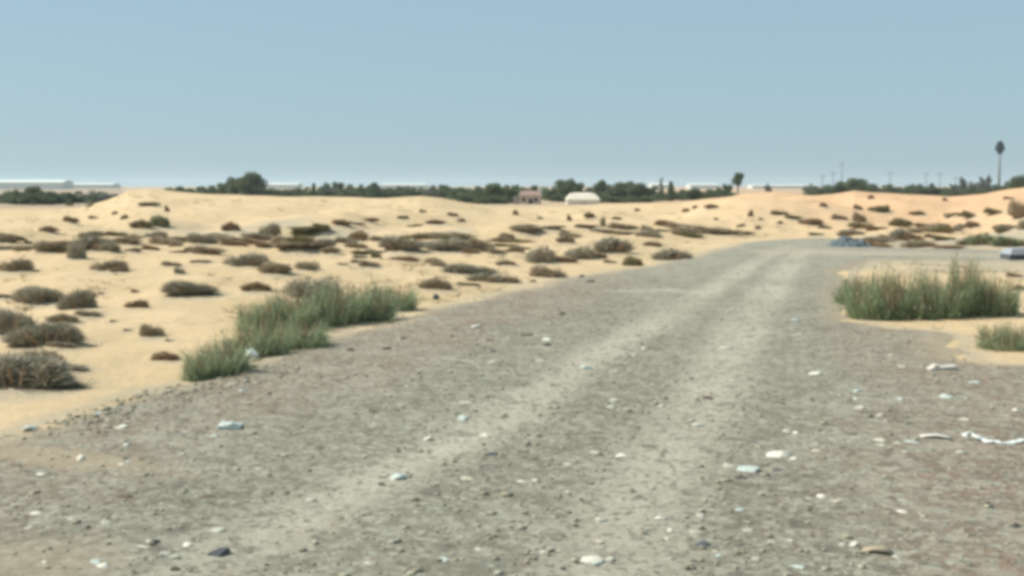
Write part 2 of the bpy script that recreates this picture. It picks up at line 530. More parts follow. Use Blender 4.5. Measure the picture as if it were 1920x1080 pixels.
# unit width (radius about .5), unit height
LOLLY = [(0, 0, .76, .23), (.15, 0, .86, .16), (-.18, 0, .68, .16), (.1, .1, .62, .15), (-.1, -.1, .9, .12)]
deftree('round', [(0, 0, .62, .33), (-.22, 0, .55, .26), (.24, .05, .58, .26), (.05, -.2, .74, .24), (-.1, .2, .8, .2), (.3, -.1, .38, .2), (-.3, .1, .34, .2), (.05, 0, .3, .26), (-.15, -.1, .15, .2), (.2, .1, .15, .2)], 9000, .03, .5, M_TREE)
deftree('low', clumps_round(13, .36, .2, .62, .16, .26) + [(0, 0, .78, .2), (.2, 0, .1, .24), (-.2, 0, .1, .24)], 8000, .032, .4, M_TREE)
deftree('wide', clumps_round(15, .40, .15, .6, .13, .24) + [(-.25, 0, .8, .17), (.2, .1, .72, .19), (.1, 0, .1, .25), (-.3, 0, .12, .2)], 8000, .032, .4, M_TREE)
deftree('grey', clumps_round(16, .36, .15, .7, .11, .22) + [(-.1, 0, .82, .14), (.25, .1, .72, .14)], 5000, .03, .5, M_TREEGREY)
deftree('feather', [(PR.uniform(-.3, .3), PR.uniform(-.3, .3), z, .1 + .12 * (1 - z)) for z in np.linspace(.12, .95, 20)], 9000, .028, .8, M_TREEGREY)
deftree('spire', [(PR.normal() * .05, PR.normal() * .05, z, .30 * (1 - z) ** .5 + .06) for z in np.linspace(.08, .93, 12)], 6000, .03, .8, M_TREE)
deftree('greylolly', LOLLY, 6000, .03, .62, M_TREEGREY)
deftree('lollipop', [(0, 0, .76, .23), (.15, 0, .86, .16), (-.18, 0, .68, .16), (.1, .1, .62, .15), (-.1, -.1, .9, .12)], 12000, .028, .62, M_TREE)

# ------------------------------------------------------------------ what grows on the sand (photo x, foot y, width, height, look, label)
# look: g dusty grey, d dry grey-brown, b brown, o olive, v green
SH = [
 (2, 728, 216, 84, 'g', 'largest dusty grey shrub, lowest on the sand at the picture edge'),
 (52, 692, 118, 46, 'd', 'dark brown domed shrub directly on top of the largest grey shrub'),
 (74, 648, 128, 54, 'g', 'grey domed shrub with a brown tail trailing towards the road'),
 (6, 626, 100, 60, 'g', 'tall dark grey shrub cut by the picture edge behind the grey domed shrub'),
 (112, 694, 86, 12, 'g', ''), (78, 727, 120, 16, 'g', ''), (160, 592, 50, 9, 'd', ''), (110, 652, 50, 10, 'd', ''),  # low strips added in place of the dark shadow tails of these clumps
 (115, 631, 28, 13, 'b', ''), (112, 606, 58, 16, 'd', 'thin low brown shrub alone on the sand below the broad twin shrubs'),
 (66, 569, 88, 34, 'g', 'broad flat-topped grey shrub, the wider of a touching pair'),
 (140, 580, 62, 44, 'g', 'peaked dark shrub sloping down towards the road beside the broad flat-topped one'),
 (163, 557, 26, 15, 'b', ''), (189, 552, 14, 8, 'b', ''), (4, 560, 30, 9, 'd', ''),
 (350, 554, 98, 33, 'g', 'wide grey-green mound shrub alone on open sand beyond the green reeds'),
 (253, 549, 18, 11, 'b', 'tiny dark brown tuft just beyond the curved dark brown shrub'),
 (253, 578, 40, 17, 'b', 'curved dark brown shrub like an eyebrow on open sand'),
 (281, 631, 44, 29, 'd', 'brown shrub with two prongs open in the middle'),
 (212, 604, 16, 8, 'o', ''), (238, 621, 18, 9, 'd', ''), (310, 676, 52, 22, 'b', 'dark pointed brown shrub beside the foot of the green reeds'),
 (318, 640, 20, 8, 'o', ''), (478, 547, 56, 17, 'b', 'low dark brown arched shrub just beyond the green reeds'),
 (200, 507, 62, 22, 'd', 'grey-brown shrub with a long low tail on clear sand'), (222, 510, 34, 8, 'b', ''),
 (25, 509, 56, 25, 'd', 'dark shrub with a pointed top touching the picture edge, halfway up the sand'),
 (65, 511, 14, 9, 'd', ''), (140, 485, 28, 36, 'g', 'narrow upright grey shrub hanging below the dark scrub band'),
 (318, 499, 38, 10, 'd', ''), (335, 513, 24, 13, 'g', ''), (375, 493, 38, 6, 'd', ''),
 (457, 500, 78, 26, 'g', 'large humped grey shrub, upper half of the long double shrub'),
 (515, 512, 60, 22, 'd', 'dark lower half of the long double shrub'),
 (572, 505, 36, 16, 'd', 'small dark domed shrub beside the long double shrub'),
 (578, 556, 84, 38, 'g', 'grey-brown shrub showing above the green reeds'),
 (431, 434, 34, 18, 'b', 'round dark brown ball of a shrub alone on the upper sand'),
 (131, 418, 28, 14, 'b', 'small reddish brown round shrub high on the bare sand'),
 (90, 435, 28, 12, 'b', 'flat brown shrub just in front of the reddish brown round one'),
 (299, 426, 36, 25, 'v', 'bright green bush high on the sand, the taller of two'),
 (262, 429, 42, 15, 'o', 'low olive bush beside the bright green bush'),
 (232, 411, 14, 11, 'o', ''), (275, 386, 32, 8, 'o', 'thin olive strip of shrub below the sandy crest'), (313, 397, 9, 16, 'b', ''),
 (175, 410, 18, 7, 'o', ''), (215, 402, 12, 7, 'o', ''), (130, 386, 12, 7, 'o', ''), (167, 388, 12, 7, 'o', ''),
 (10, 455, 28, 18, 'd', ''), (5, 469, 26, 10, 'd', ''), (52, 457, 14, 10, 'd', ''), (38, 466, 22, 6, 'o', ''),
 # dark band across the middle of the sand
 (85, 472, 38, 22, 'd', ''), (110, 463, 34, 12, 'b', ''), (168, 469, 66, 26, 'g', ''), (205, 473, 32, 20, 'g', ''), (232, 458, 44, 14, 'd', ''),
 (247, 473, 24, 10, 'd', ''), (281, 469, 26, 11, 'b', ''), (305, 459, 46, 16, 'd', ''), (255, 448, 22, 10, 'd', ''),
 (335, 453, 40, 9, 'd', ''), (374, 457, 42, 21, 'g', ''), (405, 450, 44, 9, 'd', ''), (440, 453, 44, 9, 'd', ''), (358, 473, 22, 11, 'b', ''), (393, 477, 28, 8, 'b', ''),
 (505, 443, 32, 27, 'g', 'upright grey-green bush standing proud of the dark scrub band'), (482, 450, 40, 8, 'd', ''), (527, 463, 36, 22, 'd', ''), (492, 464, 22, 10, 'b', ''),
 (558, 471, 70, 10, 'd', ''), (565, 462, 50, 16, 'o', ''), (600, 466, 40, 18, 'g', ''), (619, 476, 30, 12, 'd', ''), (590, 440, 60, 6, 'o', ''), (600, 431, 32, 10, 'o', ''), (634, 422, 22, 9, 'b', ''),
 (646, 423, 22, 8, 'b', ''), (693, 417, 30, 9, 'b', ''), (672, 423, 26, 6, 'd', ''), (675, 452, 32, 24, 'b', ''), (650, 456, 36, 12, 'g', ''), (715, 452, 34, 10, 'd', ''),
 (752, 470, 66, 28, 'g', 'bluish dark clump at the road end of the dark scrub band'), (673, 477, 24, 7, 'o', ''), (754, 410, 18, 7, 'o', ''), (793, 399, 14, 9, 'o', ''),
 (778, 426, 30, 7, 'o', ''), (816, 421, 38, 7, 'b', ''), (848, 405, 20, 9, 'b', ''), (864, 416, 16, 8, 'b', ''), (830, 447, 90, 5, 'o', ''),
 (850, 470, 64, 24, 'g', ''), (822, 470, 36, 9, 'o', ''), (902, 470, 40, 26, 'd', ''), (932, 477, 26, 13, 'd', ''), (950, 450, 26, 14, 'd', ''), (968, 474, 26, 14, 'd', ''),
 (812, 494, 26, 12, 'd', ''), (755, 489, 50, 11, 'b', ''), (692, 501, 36, 14, 'd', ''), (668, 494, 24, 8, 'd', ''), (642, 497, 20, 6, 'o', ''), (675, 484, 26, 5, 'o', ''), (705, 484, 20, 16, 'o', ''),
 (880, 514, 100, 27, 'g', 'long arched dark shrub crowning a bright sand hump near the road'),
 (815, 542, 62, 24, 'd', 'low dark shrub at the foot of the arched one'),
 (942, 530, 68, 18, 'd', 'flat dark shrub along the gravel edge in front of the arched one'),
 (905, 528, 60, 18, 'g', ''), (825, 500, 30, 14, 'd', ''), (875, 535, 44, 8, 'o', ''), (948, 498, 38, 10, 'd', ''), (998, 529, 14, 8, 'd', ''),
 (1028, 520, 66, 28, 'd', 'thick brown shrub leaning over the gravel edge'),
 (1022, 493, 52, 34, 'g', 'tall grey shrub just behind the thick brown one'),
 (1060, 492, 44, 12, 'b', ''), (1098, 486, 54, 28, 'g', ''), (1124, 484, 30, 11, 'b', ''), (1150, 474, 66, 30, 'g', 'long grey-green shrub rising towards the dunes'),
 (1060, 456, 30, 13, 'd', ''), (1145, 493, 24, 8, 'b', ''), (1188, 499, 36, 25, 'o', 'dark cone-shaped bush at the gravel edge'),
 (1262, 488, 78, 25, 'g', 'long low grey-olive shrub lying along the gravel edge'),
 (1225, 462, 28, 11, 'b', ''), (1222, 440, 24, 10, 'd', ''), (985, 434, 46, 11, 'd', ''), (1035, 431, 50, 6, 'd', ''), (1060, 440, 16, 12, 'o', ''), (1068, 414, 9, 16, 'b', ''),
 (1100, 428, 44, 6, 'b', ''), (1130, 425, 9, 24, 'd', 'thin dark upright stump of a shrub in front of the white tent'), (1157, 412, 18, 7, 'b', ''), (1156, 428, 16, 10, 'd', ''), (1105, 409, 22, 10, 'o', ''), (1180, 430, 16, 7, 'd', ''),
 (1195, 396, 12, 7, 'o', ''), (1250, 421, 26, 8, 'b', ''), (1276, 429, 22, 9, 'd', ''), (1215, 435, 24, 14, 'd', ''), (967, 403, 10, 13, 'b', 'small dark bush at the foot of the pink house'), (1012, 411, 12, 6, 'o', ''),
 (1286, 397, 12, 9, 'b', ''), (1334, 391, 26, 8, 'b', ''), (1304, 391, 12, 8, 'd', ''), (1408, 406, 10, 17, 'b', 'narrow brown upright bush on bare sand beside the road bend'),
 (1322, 438, 70, 16, 'd', 'long mauve-brown shrub along the sand above the road edge'), (1290, 440, 40, 10, 'd', ''), (1372, 440, 36, 12, 'd', ''), (1395, 440, 34, 8, 'b', ''), (1422, 430, 12, 9, 'b', ''), (1390, 426, 16, 8, 'd', ''),
 (1462, 404, 32, 9, 'o', ''), (1490, 412, 30, 7, 'o', ''), (1524, 421, 38, 11, 'b', 'dark end of the shrub line running down to the road bend'), (1548, 429, 24, 7, 'b', ''), (1463, 420, 11, 8, 'o', ''),
 (1344, 412, 10, 6, 'o', ''), (1428, 413, 10, 6, 'o', ''), (1545, 388, 14, 10, 'b', ''), (1576, 413, 28, 12, 'd', ''), (1530, 441, 22, 5, 'o', ''),
 (1610, 393, 16, 12, 'b', ''), (1634, 373, 12, 9, 'b', 'small reddish shrub just below the sand peak'), (1650, 397, 32, 10, 'o', ''), (1664, 396, 12, 14, 'o', ''), (1613, 416, 24, 20, 'd', ''), (1681, 417, 12, 11, 'b', ''),
 (1725, 404, 24, 8, 'b', ''), (1780, 407, 22, 8, 'd', ''), (1818, 409, 24, 15, 'o', ''), (1735, 426, 34, 7, 'b', ''), (1825, 427, 26, 13, 'b', ''), (1773, 377, 9, 9, 'b', ''), (1805, 404, 30, 5, 'b', ''),
 (1865, 402, 30, 13, 'o', ''), (1893, 373, 20, 7, 'b', ''), (1914, 408, 40, 38, 'd', 'big dark brown shrub cut off by the picture edge among the dunes'), (1919, 430, 16, 24, 'd', ''), (1762, 433, 40, 6, 'd', ''), (1795, 434, 26, 7, 'd', ''),
 (1692, 450, 36, 23, 'g', 'dark grey rounded bush on the rubble strip'), (1850, 459, 42, 24, 'v', 'grey-green bush on the rubble strip beside the bright green one'), (1905, 462, 56, 20, 'v', 'bright green low bush at the end of the rubble strip'),
 (1650, 464, 54, 11, 'b', ''), (1640, 452, 34, 9, 'd', ''), (1730, 464, 52, 18, 'd', ''), (1785, 466, 40, 8, 'b', ''), (1770, 450, 34, 8, 'o', ''),
 (1905, 520, 28, 10, 'd', ''), (1912, 545, 22, 14, 'd', ''),
]
REED = [
 (1614, 573, 66, 64, 'thin end tuft of the tall reeds beside the wheel tracks'),
 (1658, 600, 104, 112, 'tallest broad reed tuft, darkest at its foot, beside the gravel'),
 (1722, 598, 100, 112, 'middle tuft of the tall reed thicket with brown lower stalks'),
 (1772, 597, 84, 88, 'shorter reed tuft just before the single tall spike of reeds'),
 (1812, 594, 52, 134, 'narrow spike of reeds standing higher than the thicket around it'),
 (1864, 592, 92, 92, 'yellowish loose reed tuft at the outer end of the thicket'),
 (1898, 657, 96, 58, 'separate low green tuft in front of the reed thicket, cut by the picture edge'),
 (404, 704, 112, 78, 'front reed tuft by the gravel, lowest of the green row'),
 (368, 714, 50, 56, 'small thin reed sprig at the very front of the green row'),
 (478, 670, 100, 82, 'reed tuft behind the white bag'),
 (482, 622, 84, 64, 'small tuft of reeds jutting out on the sand side of the green row'),
 (556, 656, 96, 66, 'low yellowish reed tuft on the gravel side of the green row'),
 (548, 618, 100, 82, 'dense dark green reed tuft in the centre of the green row'),
 (612, 610, 112, 92, 'broad reed tuft, tallest of the green row'),
 (678, 602, 104, 80, 'reed tuft next to the far end of the green row'),
 (735, 582, 78, 54, 'small round bush ending the green row, brown at its foot'),
]
for (px, py, w, h, *_r) in [s for s in SH if s[2] > 20]:
    x, y, z = at(px, py)
    rw = w * y / FPX
    MOUNDS.append((x, y + .1 * rw, .55 * rw, min(.10 * rw + .05, .3)))
for (px, py, w, h, l) in REED:
    x, y, z = at(px, py)
    rw = w * y / FPX
    MOUNDS.append((x, y + .1, .6 * rw, .06))

# ------------------------------------------------------------------ ground and road: one polar sheet, finest in front
th = np.concatenate([np.linspace(-180, -34, 40)[:-1], np.linspace(-34, -25, 30)[:-1], np.linspace(-25, 25, 560), np.linspace(25, 34, 30)[1:], np.linspace(34, 180, 40)[1:-1]])
rr = np.concatenate([np.geomspace(1.2, 200, 430), np.geomspace(200, 9000, 90)[1:]])
TH, RR = np.meshgrid(np.radians(th), rr)
GX, GY = np.sin(TH) * RR, np.cos(TH) * RR
SD = poly_sd(ROAD, GX, GY)
GZ = height(GX, GY, SD)
nr, ntH = GX.shape
idx = np.arange(nr * ntH).reshape(nr, ntH)
nxt = np.roll(idx, -1, axis=1)
Fq = np.stack([idx[:-1], nxt[:-1], nxt[1:], idx[1:]], -1).reshape(-1, 4)[:, ::-1]
V = np.stack([GX, GY, GZ], -1).reshape(-1, 3)

def add_attr(me, name, a):
    t = me.attributes.new(name, 'FLOAT', 'POINT')
    t.data.foreach_set('value', np.clip(a, 0, 1).astype(np.float32).ravel())

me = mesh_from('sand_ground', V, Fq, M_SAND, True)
wob = noise(GX / .8, GY / .9) * .5 + noise(GX / .25, GY / .3) * .3
rub = 1.15 * np.exp(-((GX - 18.5) / 8) ** 4 - ((GY - 45.5) / 6) ** 4)
gap = .55 * np.exp(-((GX - 13) / 5.5) ** 4 - ((GY - 31.5) / 5) ** 4)
grit = .75 * smooth(.5, 0, np.abs(SD + .15 * wob)) * (SD < 0) + .8 * smooth(.2, .8, rub + .3 * wob) + smooth(.1, .8, gap + .2 * wob)
band = smooth(43, 48, GY) * (1 - smooth(58, 66, GY)) * (GX < 8) * (SD < -.8)
grit = np.maximum(grit, .75 * band * smooth(-.1, .55, noise(GX / 2.6 + 2, GY / 5.0) + .35 * wob))
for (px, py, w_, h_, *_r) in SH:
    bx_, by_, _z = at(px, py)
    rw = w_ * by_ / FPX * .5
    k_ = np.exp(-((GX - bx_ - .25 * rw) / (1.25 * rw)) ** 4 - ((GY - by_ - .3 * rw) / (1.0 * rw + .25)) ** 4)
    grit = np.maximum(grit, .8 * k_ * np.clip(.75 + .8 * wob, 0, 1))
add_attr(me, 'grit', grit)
add_attr(me, 'peach', smooth(6, 26, GX) * smooth(45, 80, GY) + .0 * GX)
u_ = 960 + FPX * GX / np.maximum(GY, 1)
add_attr(me, 'plain', np.where(GY > 0, smooth(100, 125, GY), 0) * np.where(u_ < 235, 1, .6))
ground = tag(obj('sand_ground', me), 'pale desert sand ground with low dunes', None, None, 'structure')
# closing disc under the viewer
kk = np.arange(ntH)
disc = MB(); disc.add([(0, 0, float(GZ[0].mean()))] + [tuple(v) for v in V[:ntH]], [(0, 1 + (i + 1) % ntH, 1 + i) for i in range(ntH)])

# road sheet lies on the same vertices, 3 cm proud, and dives under the sand at its ragged edge
sdw = SD + .42 * wob
lift = np.clip(sdw * .12, -.03, .03)
lift = np.where(GY > 30, np.clip(sdw * .12, -.05, .05), lift)
use = (SD > -1.6) & (RR < 90)
okf = use.reshape(-1)[Fq].all(1)
Fr = Fq[okf]
uv, inv = np.unique(Fr, return_inverse=True)
Vr = V[uv].copy(); Vr[:, 2] += lift.reshape(-1)[uv]
rx, ry = V[uv][:, 0], V[uv][:, 1]
wv = wob.reshape(-1)[uv]
# shallow ruts
dl, dr_ = line_d(TRACK_L, rx, ry), line_d(TRACK_R, rx, ry)
wid = .20 + .05 * noise(rx / 1.5, ry / 1.5)
tl = smooth(wid + .34, wid * .3, dl + .14 * wv)
tr = smooth(wid + .40, wid * .4, dr_ + .14 * wv)
Vr[:, 2] -= .012 * np.maximum(tl, tr)
mer = mesh_from('gravel_road', Vr, inv.reshape(-1, 4), M_ROAD, True)
sp = smooth(.45, .1, line_d(SPUR, rx, ry) + .1 * wv)
br = smooth(1.7, .7, line_d(BRANCH, rx, ry) + .3 * wv)
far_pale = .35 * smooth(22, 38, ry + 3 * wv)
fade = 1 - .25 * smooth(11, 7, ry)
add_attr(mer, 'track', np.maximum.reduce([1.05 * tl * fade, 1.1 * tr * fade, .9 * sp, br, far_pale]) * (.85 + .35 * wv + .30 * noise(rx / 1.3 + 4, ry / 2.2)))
mid = np.minimum(dl, dr_)
brn = smooth(.9, 2.4, mid + .5 * noise(rx / 1.8, ry / 2.5) + .3 * wv) * smooth(36, 24, ry)
brn = np.where(rx < -1.5, brn * .75, brn)
add_attr(mer, 'brown', brn)
sd2 = sdw.reshape(-1)[uv]
sandy = np.maximum.reduce([.8 * smooth(.55, .05, sd2), .65 * smooth(.35, .1, line_d(SANDY, rx, ry) + .16 * wv) * smooth(-1.7, -3.2, rx),
                           .5 * smooth(.8, .2, np.hypot(rx - CORNER[0], ry - CORNER[1]) + .2 * wv), (.45 + .25 * smooth(12, 18, rx)) * br])
add_attr(mer, 'sandy', sandy)
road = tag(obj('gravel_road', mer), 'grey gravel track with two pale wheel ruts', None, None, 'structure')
tag(obj('road_under_viewer', disc.mesh('road_under_viewer', M_ROAD)), 'gravel directly under the viewer', None, None, 'structure')

# ------------------------------------------------------------------ loose gravel: nobody could count it
def ico():
    t = (1 + 5 ** .5) / 2
    v = np.array([(-1, t, 0), (1, t, 0), (-1, -t, 0), (1, -t, 0), (0, -1, t), (0, 1, t), (0, -1, -t), (0, 1, -t), (t, 0, -1), (t, 0, 1), (-t, 0, -1), (-t, 0, 1)], float)
    v /= np.linalg.norm(v[0])
    f = np.array([(0, 11, 5), (0, 5, 1), (0, 1, 7), (0, 7, 10), (0, 10, 11), (1, 5, 9), (5, 11, 4), (11, 10, 2), (10, 7, 6), (7, 1, 8), (3, 9, 4), (3, 4, 2), (3, 2, 6), (3, 6, 8), (3, 8, 9), (4, 9, 5), (2, 4, 11), (6, 2, 10), (8, 6, 7), (9, 8, 1)])
    return v, f
IV, IF = ico()
M_GRAVEL = island_mat('gravel_chips', [(0.264, 0.246, 0.176), (0.317, 0.298, 0.213), (0.273, 0.241, 0.172), (0.378, 0.363, 0.270), (0.334, 0.323, 0.237), (0.211, 0.190, 0.135), (0.299, 0.268, 0.193), (0.440, 0.418, 0.319)])
n = 9000
gx = np.concatenate([rng.uniform(-6, 8, n), rng.uniform(-4.6, -2.2, 1500), rng.uniform(-.6, 1.9, 2000)])
gy = np.concatenate([5.5 * (26 / 5.5) ** rng.uniform(0, 1, n), rng.uniform(10, 14, 1500), rng.uniform(6, 22, 2000)])
gs = rng.lognormal(math.log(.009), .45, len(gx)); gs[n:n + 1500] *= 1.35
gs = np.clip(gs, .004, .035)
gsd = poly_sd(ROAD, gx, gy)
keep = (gsd > -.25) & (np.abs(gx / np.maximum(gy, 1)) < .46)
keep[n:n + 1500] &= (gsd[n:n + 1500] < .8)
keep &= (np.minimum(line_d(TRACK_L, gx, gy), line_d(TRACK_R, gx, gy)) > .30) | (rng.random(len(gx)) < .3)
gx, gy, gs = gx[keep], gy[keep], gs[keep]
gzv = height(gx, gy) + np.clip(gsd[keep] * .12, -.03, .03)
m = len(gx)
S = gs[:, None, None] * rng.uniform(.6, 1.35, (m, 12, 1)) * np.stack([rng.uniform(.8, 1.5, m), rng.uniform(.8, 1.3, m), rng.uniform(.3, .6, m)], -1)[:, None, :]
GVs = IV[None] * S + np.stack([gx, gy, gzv + gs * .25], -1)[:, None, :]
GFs = IF[None] + (np.arange(m) * 12)[:, None, None]
tag(obj('gravel', mesh_from('gravel', GVs.reshape(-1, 3), GFs.reshape(-1, 3), M_GRAVEL)), 'loose grey and pale gravel strewn over the road', None, None, 'stuff')

# ------------------------------------------------------------------ sparse dry grass: ground cover on the sand
n = 3600
ty = 9 * (95 / 9) ** rng.uniform(0, 1, n); tx = ty * rng.uniform(-.46, .46, n)
tsd = poly_sd(ROAD, tx, ty)
keep = (tsd < -.25) & (noise(tx / 3.1 + 7, ty / 6.0) + .5 * noise(tx / 1.1, ty / 1.6) + rng.uniform(-.4, .4, n) > .12)
tx, ty = tx[keep], ty[keep]; tz = height(tx, ty); k = 16; n = len(tx)
r_ = (rng.uniform(.04, .10, n) * (1 + ty / 90))[:, None]
a = rng.uniform(0, 6.283, (n, k)); o_ = rng.uniform(0, 1, (n, k)) * r_
p = np.stack([tx[:, None] + np.cos(a) * o_, ty[:, None] + np.sin(a) * o_, np.repeat(tz[:, None] - .01, k, 1)], -1)
q = p + np.stack([np.cos(a) * r_ * rng.uniform(.2, 1.3, (n, k)), np.sin(a) * r_ * .8, r_ * rng.uniform(.3, 1.0, (n, k))], -1)
M_GRASS = island_mat('dry_grass_blades', [(.30, .25, .14), (.38, .32, .19), (.24, .20, .12), (.33, .30, .17)])
tag(obj('dry_grass', mesh_from('dry_grass', *slivers(p.reshape(-1, 3), q.reshape(-1, 3), np.repeat(r_ * .05, k, 1).reshape(-1)), M_GRASS)), 'sparse dry grass stubble over the pale sand', None, None, 'stuff')

# ------------------------------------------------------------------ labels by neighbours
USED = set()
class Item:
    def __init__(s, px, py, w, h, desc, label, short=None):
        s.px, s.py, s.w, s.h, s.desc, s.label = px, py, w, h, desc, label
        s.short = short

def auto_labels(items, marks):
    """a label for every item without one: its look, then the landmark pair or neighbour that singles it out among look-alikes"""
    for it in items:
        if it.label: continue
        same = [o for o in items if o is not it and o.desc == it.desc]
        near = sorted(marks, key=lambda q: math.hypot((q[0] - it.px), 2.2 * (q[1] - it.py)))[:9]
        cand = []
        def dxy(o, q): return o.px - q[0], 2.2 * (o.py - q[1])
        for q in near:
            cand.append((f'beside {q[2]}', lambda o, q=q: abs(dxy(o, q)[1]) < 22 and abs(dxy(o, q)[0]) < 75))
            cand.append((f'just beyond {q[2]}', lambda o, q=q: -90 < dxy(o, q)[1] < -8 and abs(dxy(o, q)[0]) < 40))
            cand.append((f'just in front of {q[2]}', lambda o, q=q: 8 < dxy(o, q)[1] < 90 and abs(dxy(o, q)[0]) < 40))
        for i in range(len(near)):
            for j in range(i + 1, len(near)):
                a, b_ = near[i], near[j]
                ln = math.hypot(a[0] - b_[0], 2.2 * (a[1] - b_[1]))
                if ln < 30: continue
                def btw(o, a=a, b_=b_, ln=ln):
                    ex, ey = (b_[0] - a[0]) / ln, 2.2 * (b_[1] - a[1]) / ln
                    vx, vy = dxy(o, a)
                    return 6 < vx * ex + vy * ey < ln - 6 and abs(vx * ey - vy * ex) < max(14, .14 * ln)
                cand.append((f'between {a[2]} and {b_[2]}', btw))
        for q in near:
            cand.append((f'left of {q[2]}', lambda o, q=q: dxy(o, q)[0] < 0 and abs(dxy(o, q)[1]) < 40 and dxy(o, q)[0] > dxy(it, q)[0] - 12))
            cand.append((f'right of {q[2]}', lambda o, q=q: dxy(o, q)[0] > 0 and abs(dxy(o, q)[1]) < 40 and dxy(o, q)[0] < dxy(it, q)[0] + 12))
        done = False
        for txt, pr in cand:
            lab = f'{it.desc} {txt}'
            if len(lab.split()) <= 16 and lab not in USED and pr(it) and not any(pr(o) for o in same):
                it.label = lab; done = True; break
        if not done:
            for k, q in enumerate(near):
                ax = 'beyond' if it.py < q[1] else 'in front of'
                lab = f'{it.desc} {ax} {q[2]}'
                lab2 = f'{it.desc}, {"left" if it.px < q[0] else "right"} of and {ax} {q[2]}'
                for l in (lab, lab2):
                    if l not in USED and len(l.split()) <= 16:
                        it.label = l; done = True; break
                if done: break
        if not done: it.label = f'{it.desc} dotted over the pale sand'
        USED.add(it.label)

LOOK = {'g': (M_DUSTY, 'grey'), 'd': (M_DRY, 'grey-brown'), 'b': (M_BROWN, 'dark brown'), 'o': (M_OLIVE, 'olive'), 'v': (M_GREEN, 'green')}
S_MARKS = [(5, 700, 'the largest grey shrub'), (66, 560, 'the broad flat-topped shrub'), (140, 570, 'the peaked dark shrub'), (350, 545, 'the wide grey-green mound shrub'), (253, 574, 'the eyebrow-shaped shrub'),
 (281, 625, 'the two-pronged shrub'), (200, 500, 'the long-tailed shrub'), (25, 500, 'the pointed shrub at the edge'), (140, 470, 'the narrow upright grey shrub'), (470, 500, 'the long double shrub'),
 (431, 430, 'the round dark ball shrub'), (131, 415, 'the reddish round shrub'), (90, 432, 'the flat brown shrub'), (299, 420, 'the bright green bush'), (275, 384, 'the thin olive strip'), (505, 432, 'the upright grey-green bush'),
 (752, 460, 'the bluish dark clump'), (880, 505, 'the long arched shrub'), (815, 535, 'the low foot shrub'), (1028, 510, 'the thick leaning shrub'), (1150, 465, 'the long rising grey shrub'), (1188, 493, 'the dark cone bush'),
 (1262, 480, 'the long grey-olive shrub'), (985, 375, 'the pink house'), (1095, 378, 'the white tent'), (1130, 416, 'the thin upright stump'), (1408, 400, 'the narrow brown bush'), (1322, 433, 'the mauve-brown shrub'),
 (1524, 417, 'the dark end of the shrub line'), (1602, 455, 'the blue-grey rubble heap'), (1634, 370, 'the small reddish peak shrub'), (1600, 362, 'the sand peak'), (1914, 395, 'the big dark edge shrub'), (1692, 440, 'the dark grey rounded bush'),
 (1850, 450, 'the grey-green bush'), (1905, 477, 'the grey concrete block'), (1722, 490, 'the tall reed thicket'), (572, 500, 'the small domed shrub'), (478, 542, 'the low arched brown shrub'), (310, 668, 'the dark pointed shrub'), (470, 335, 'the big round tree'),
 (1258, 365, 'the dark spire tree'), (1383, 340, 'the lollipop tree')]
items = []
for (px, py, w, h, look, lab) in SH:
    size = 'tiny' if w * h < 140 else 'small' if w * h < 420 else 'medium'
    shape = 'upright' if h > .85 * w else 'strip-like' if h < .22 * w else 'flat' if h < .33 * w else 'domed'
    items.append(Item(px, py, w, h, f'{size} {LOOK[look][1]} {shape} shrub', lab))
    if lab: USED.add(lab)
auto_labels(items, S_MARKS)
r3 = random.Random(21)
STRIPS = [(r3.uniform(-20, 985), r3.uniform(441, 477)) for _ in range(54)] + [(r3.uniform(980, 1330), r3.uniform(424, 446)) for _ in range(16)] + [(r3.uniform(1590, 1915), r3.uniform(424, 464)) for _ in range(22)]
STRIPS = [(a, b_, r3.uniform(20, 52), r3.uniform(7, 16), r3.choice('ddgob'), None) for a, b_ in STRIPS]
for it in STRIPS:
    items.append(Item(*it[:4], '', 'low ragged strip of dry scrub merged into the dark bands across the sand'))
for (px, py, w, h, look, _l), it in zip(SH + STRIPS, items):
    x, y, z = at(px, py)
    s = y / FPX
    m_ = LOOK[look][0]
    band = 1.45 if 436 < py < 482 else 1.2
    W, Hh = w * s * .58 * band, h * s * (.92 if w > 92 else 1.08)
    i = len(SHRUBS) - 1 - rnd.randrange(3) if w > 92 or (w > 60 and py > 560) else 3 + rnd.randrange(6) if _l is None or rnd.random() < .75 else rnd.randrange(3)
    args = dict(loc=(x, y + W * .35, gz(x, y + W * .35) - .02), rot=(0, 0, rnd.uniform(-.35, .35)), scale=(W, W * .85, Hh))
    if w * h > 900:
        o = empty('desert_shrub', **args)
        f, st = shrub_mesh(i, m_, False)
        obj('foliage', f, o); obj('stems', st, o)
    else:
        o = obj('desert_shrub', shrub_mesh(i, m_, True), **args)
    tag(o, it.label, 'shrub', 'low scrub strips in the dark bands' if _l is None else 'desert shrubs on the sand')

for k, (px, py, w, h, lab) in enumerate(REED):
    x, y, z = at(px, py)
    s = y / FPX
    W, Hh = w * s * .54, h * s * 1.5
    o = empty('reed_clump', (x, y + W * .6, gz(x, y + W * .6)), (0, 0, rnd.uniform(0, 6.28) if w < 2 * h else rnd.uniform(-.4, .4)), (W, W * .85, Hh))
    bl, de = REEDS[k % 4]
    obj('blades', bl, o); obj('dead_stalks', de, o)
    tag(o, lab, 'reeds', 'tall reeds by the thicket' if px > 1500 else 'green reed row beside the road')

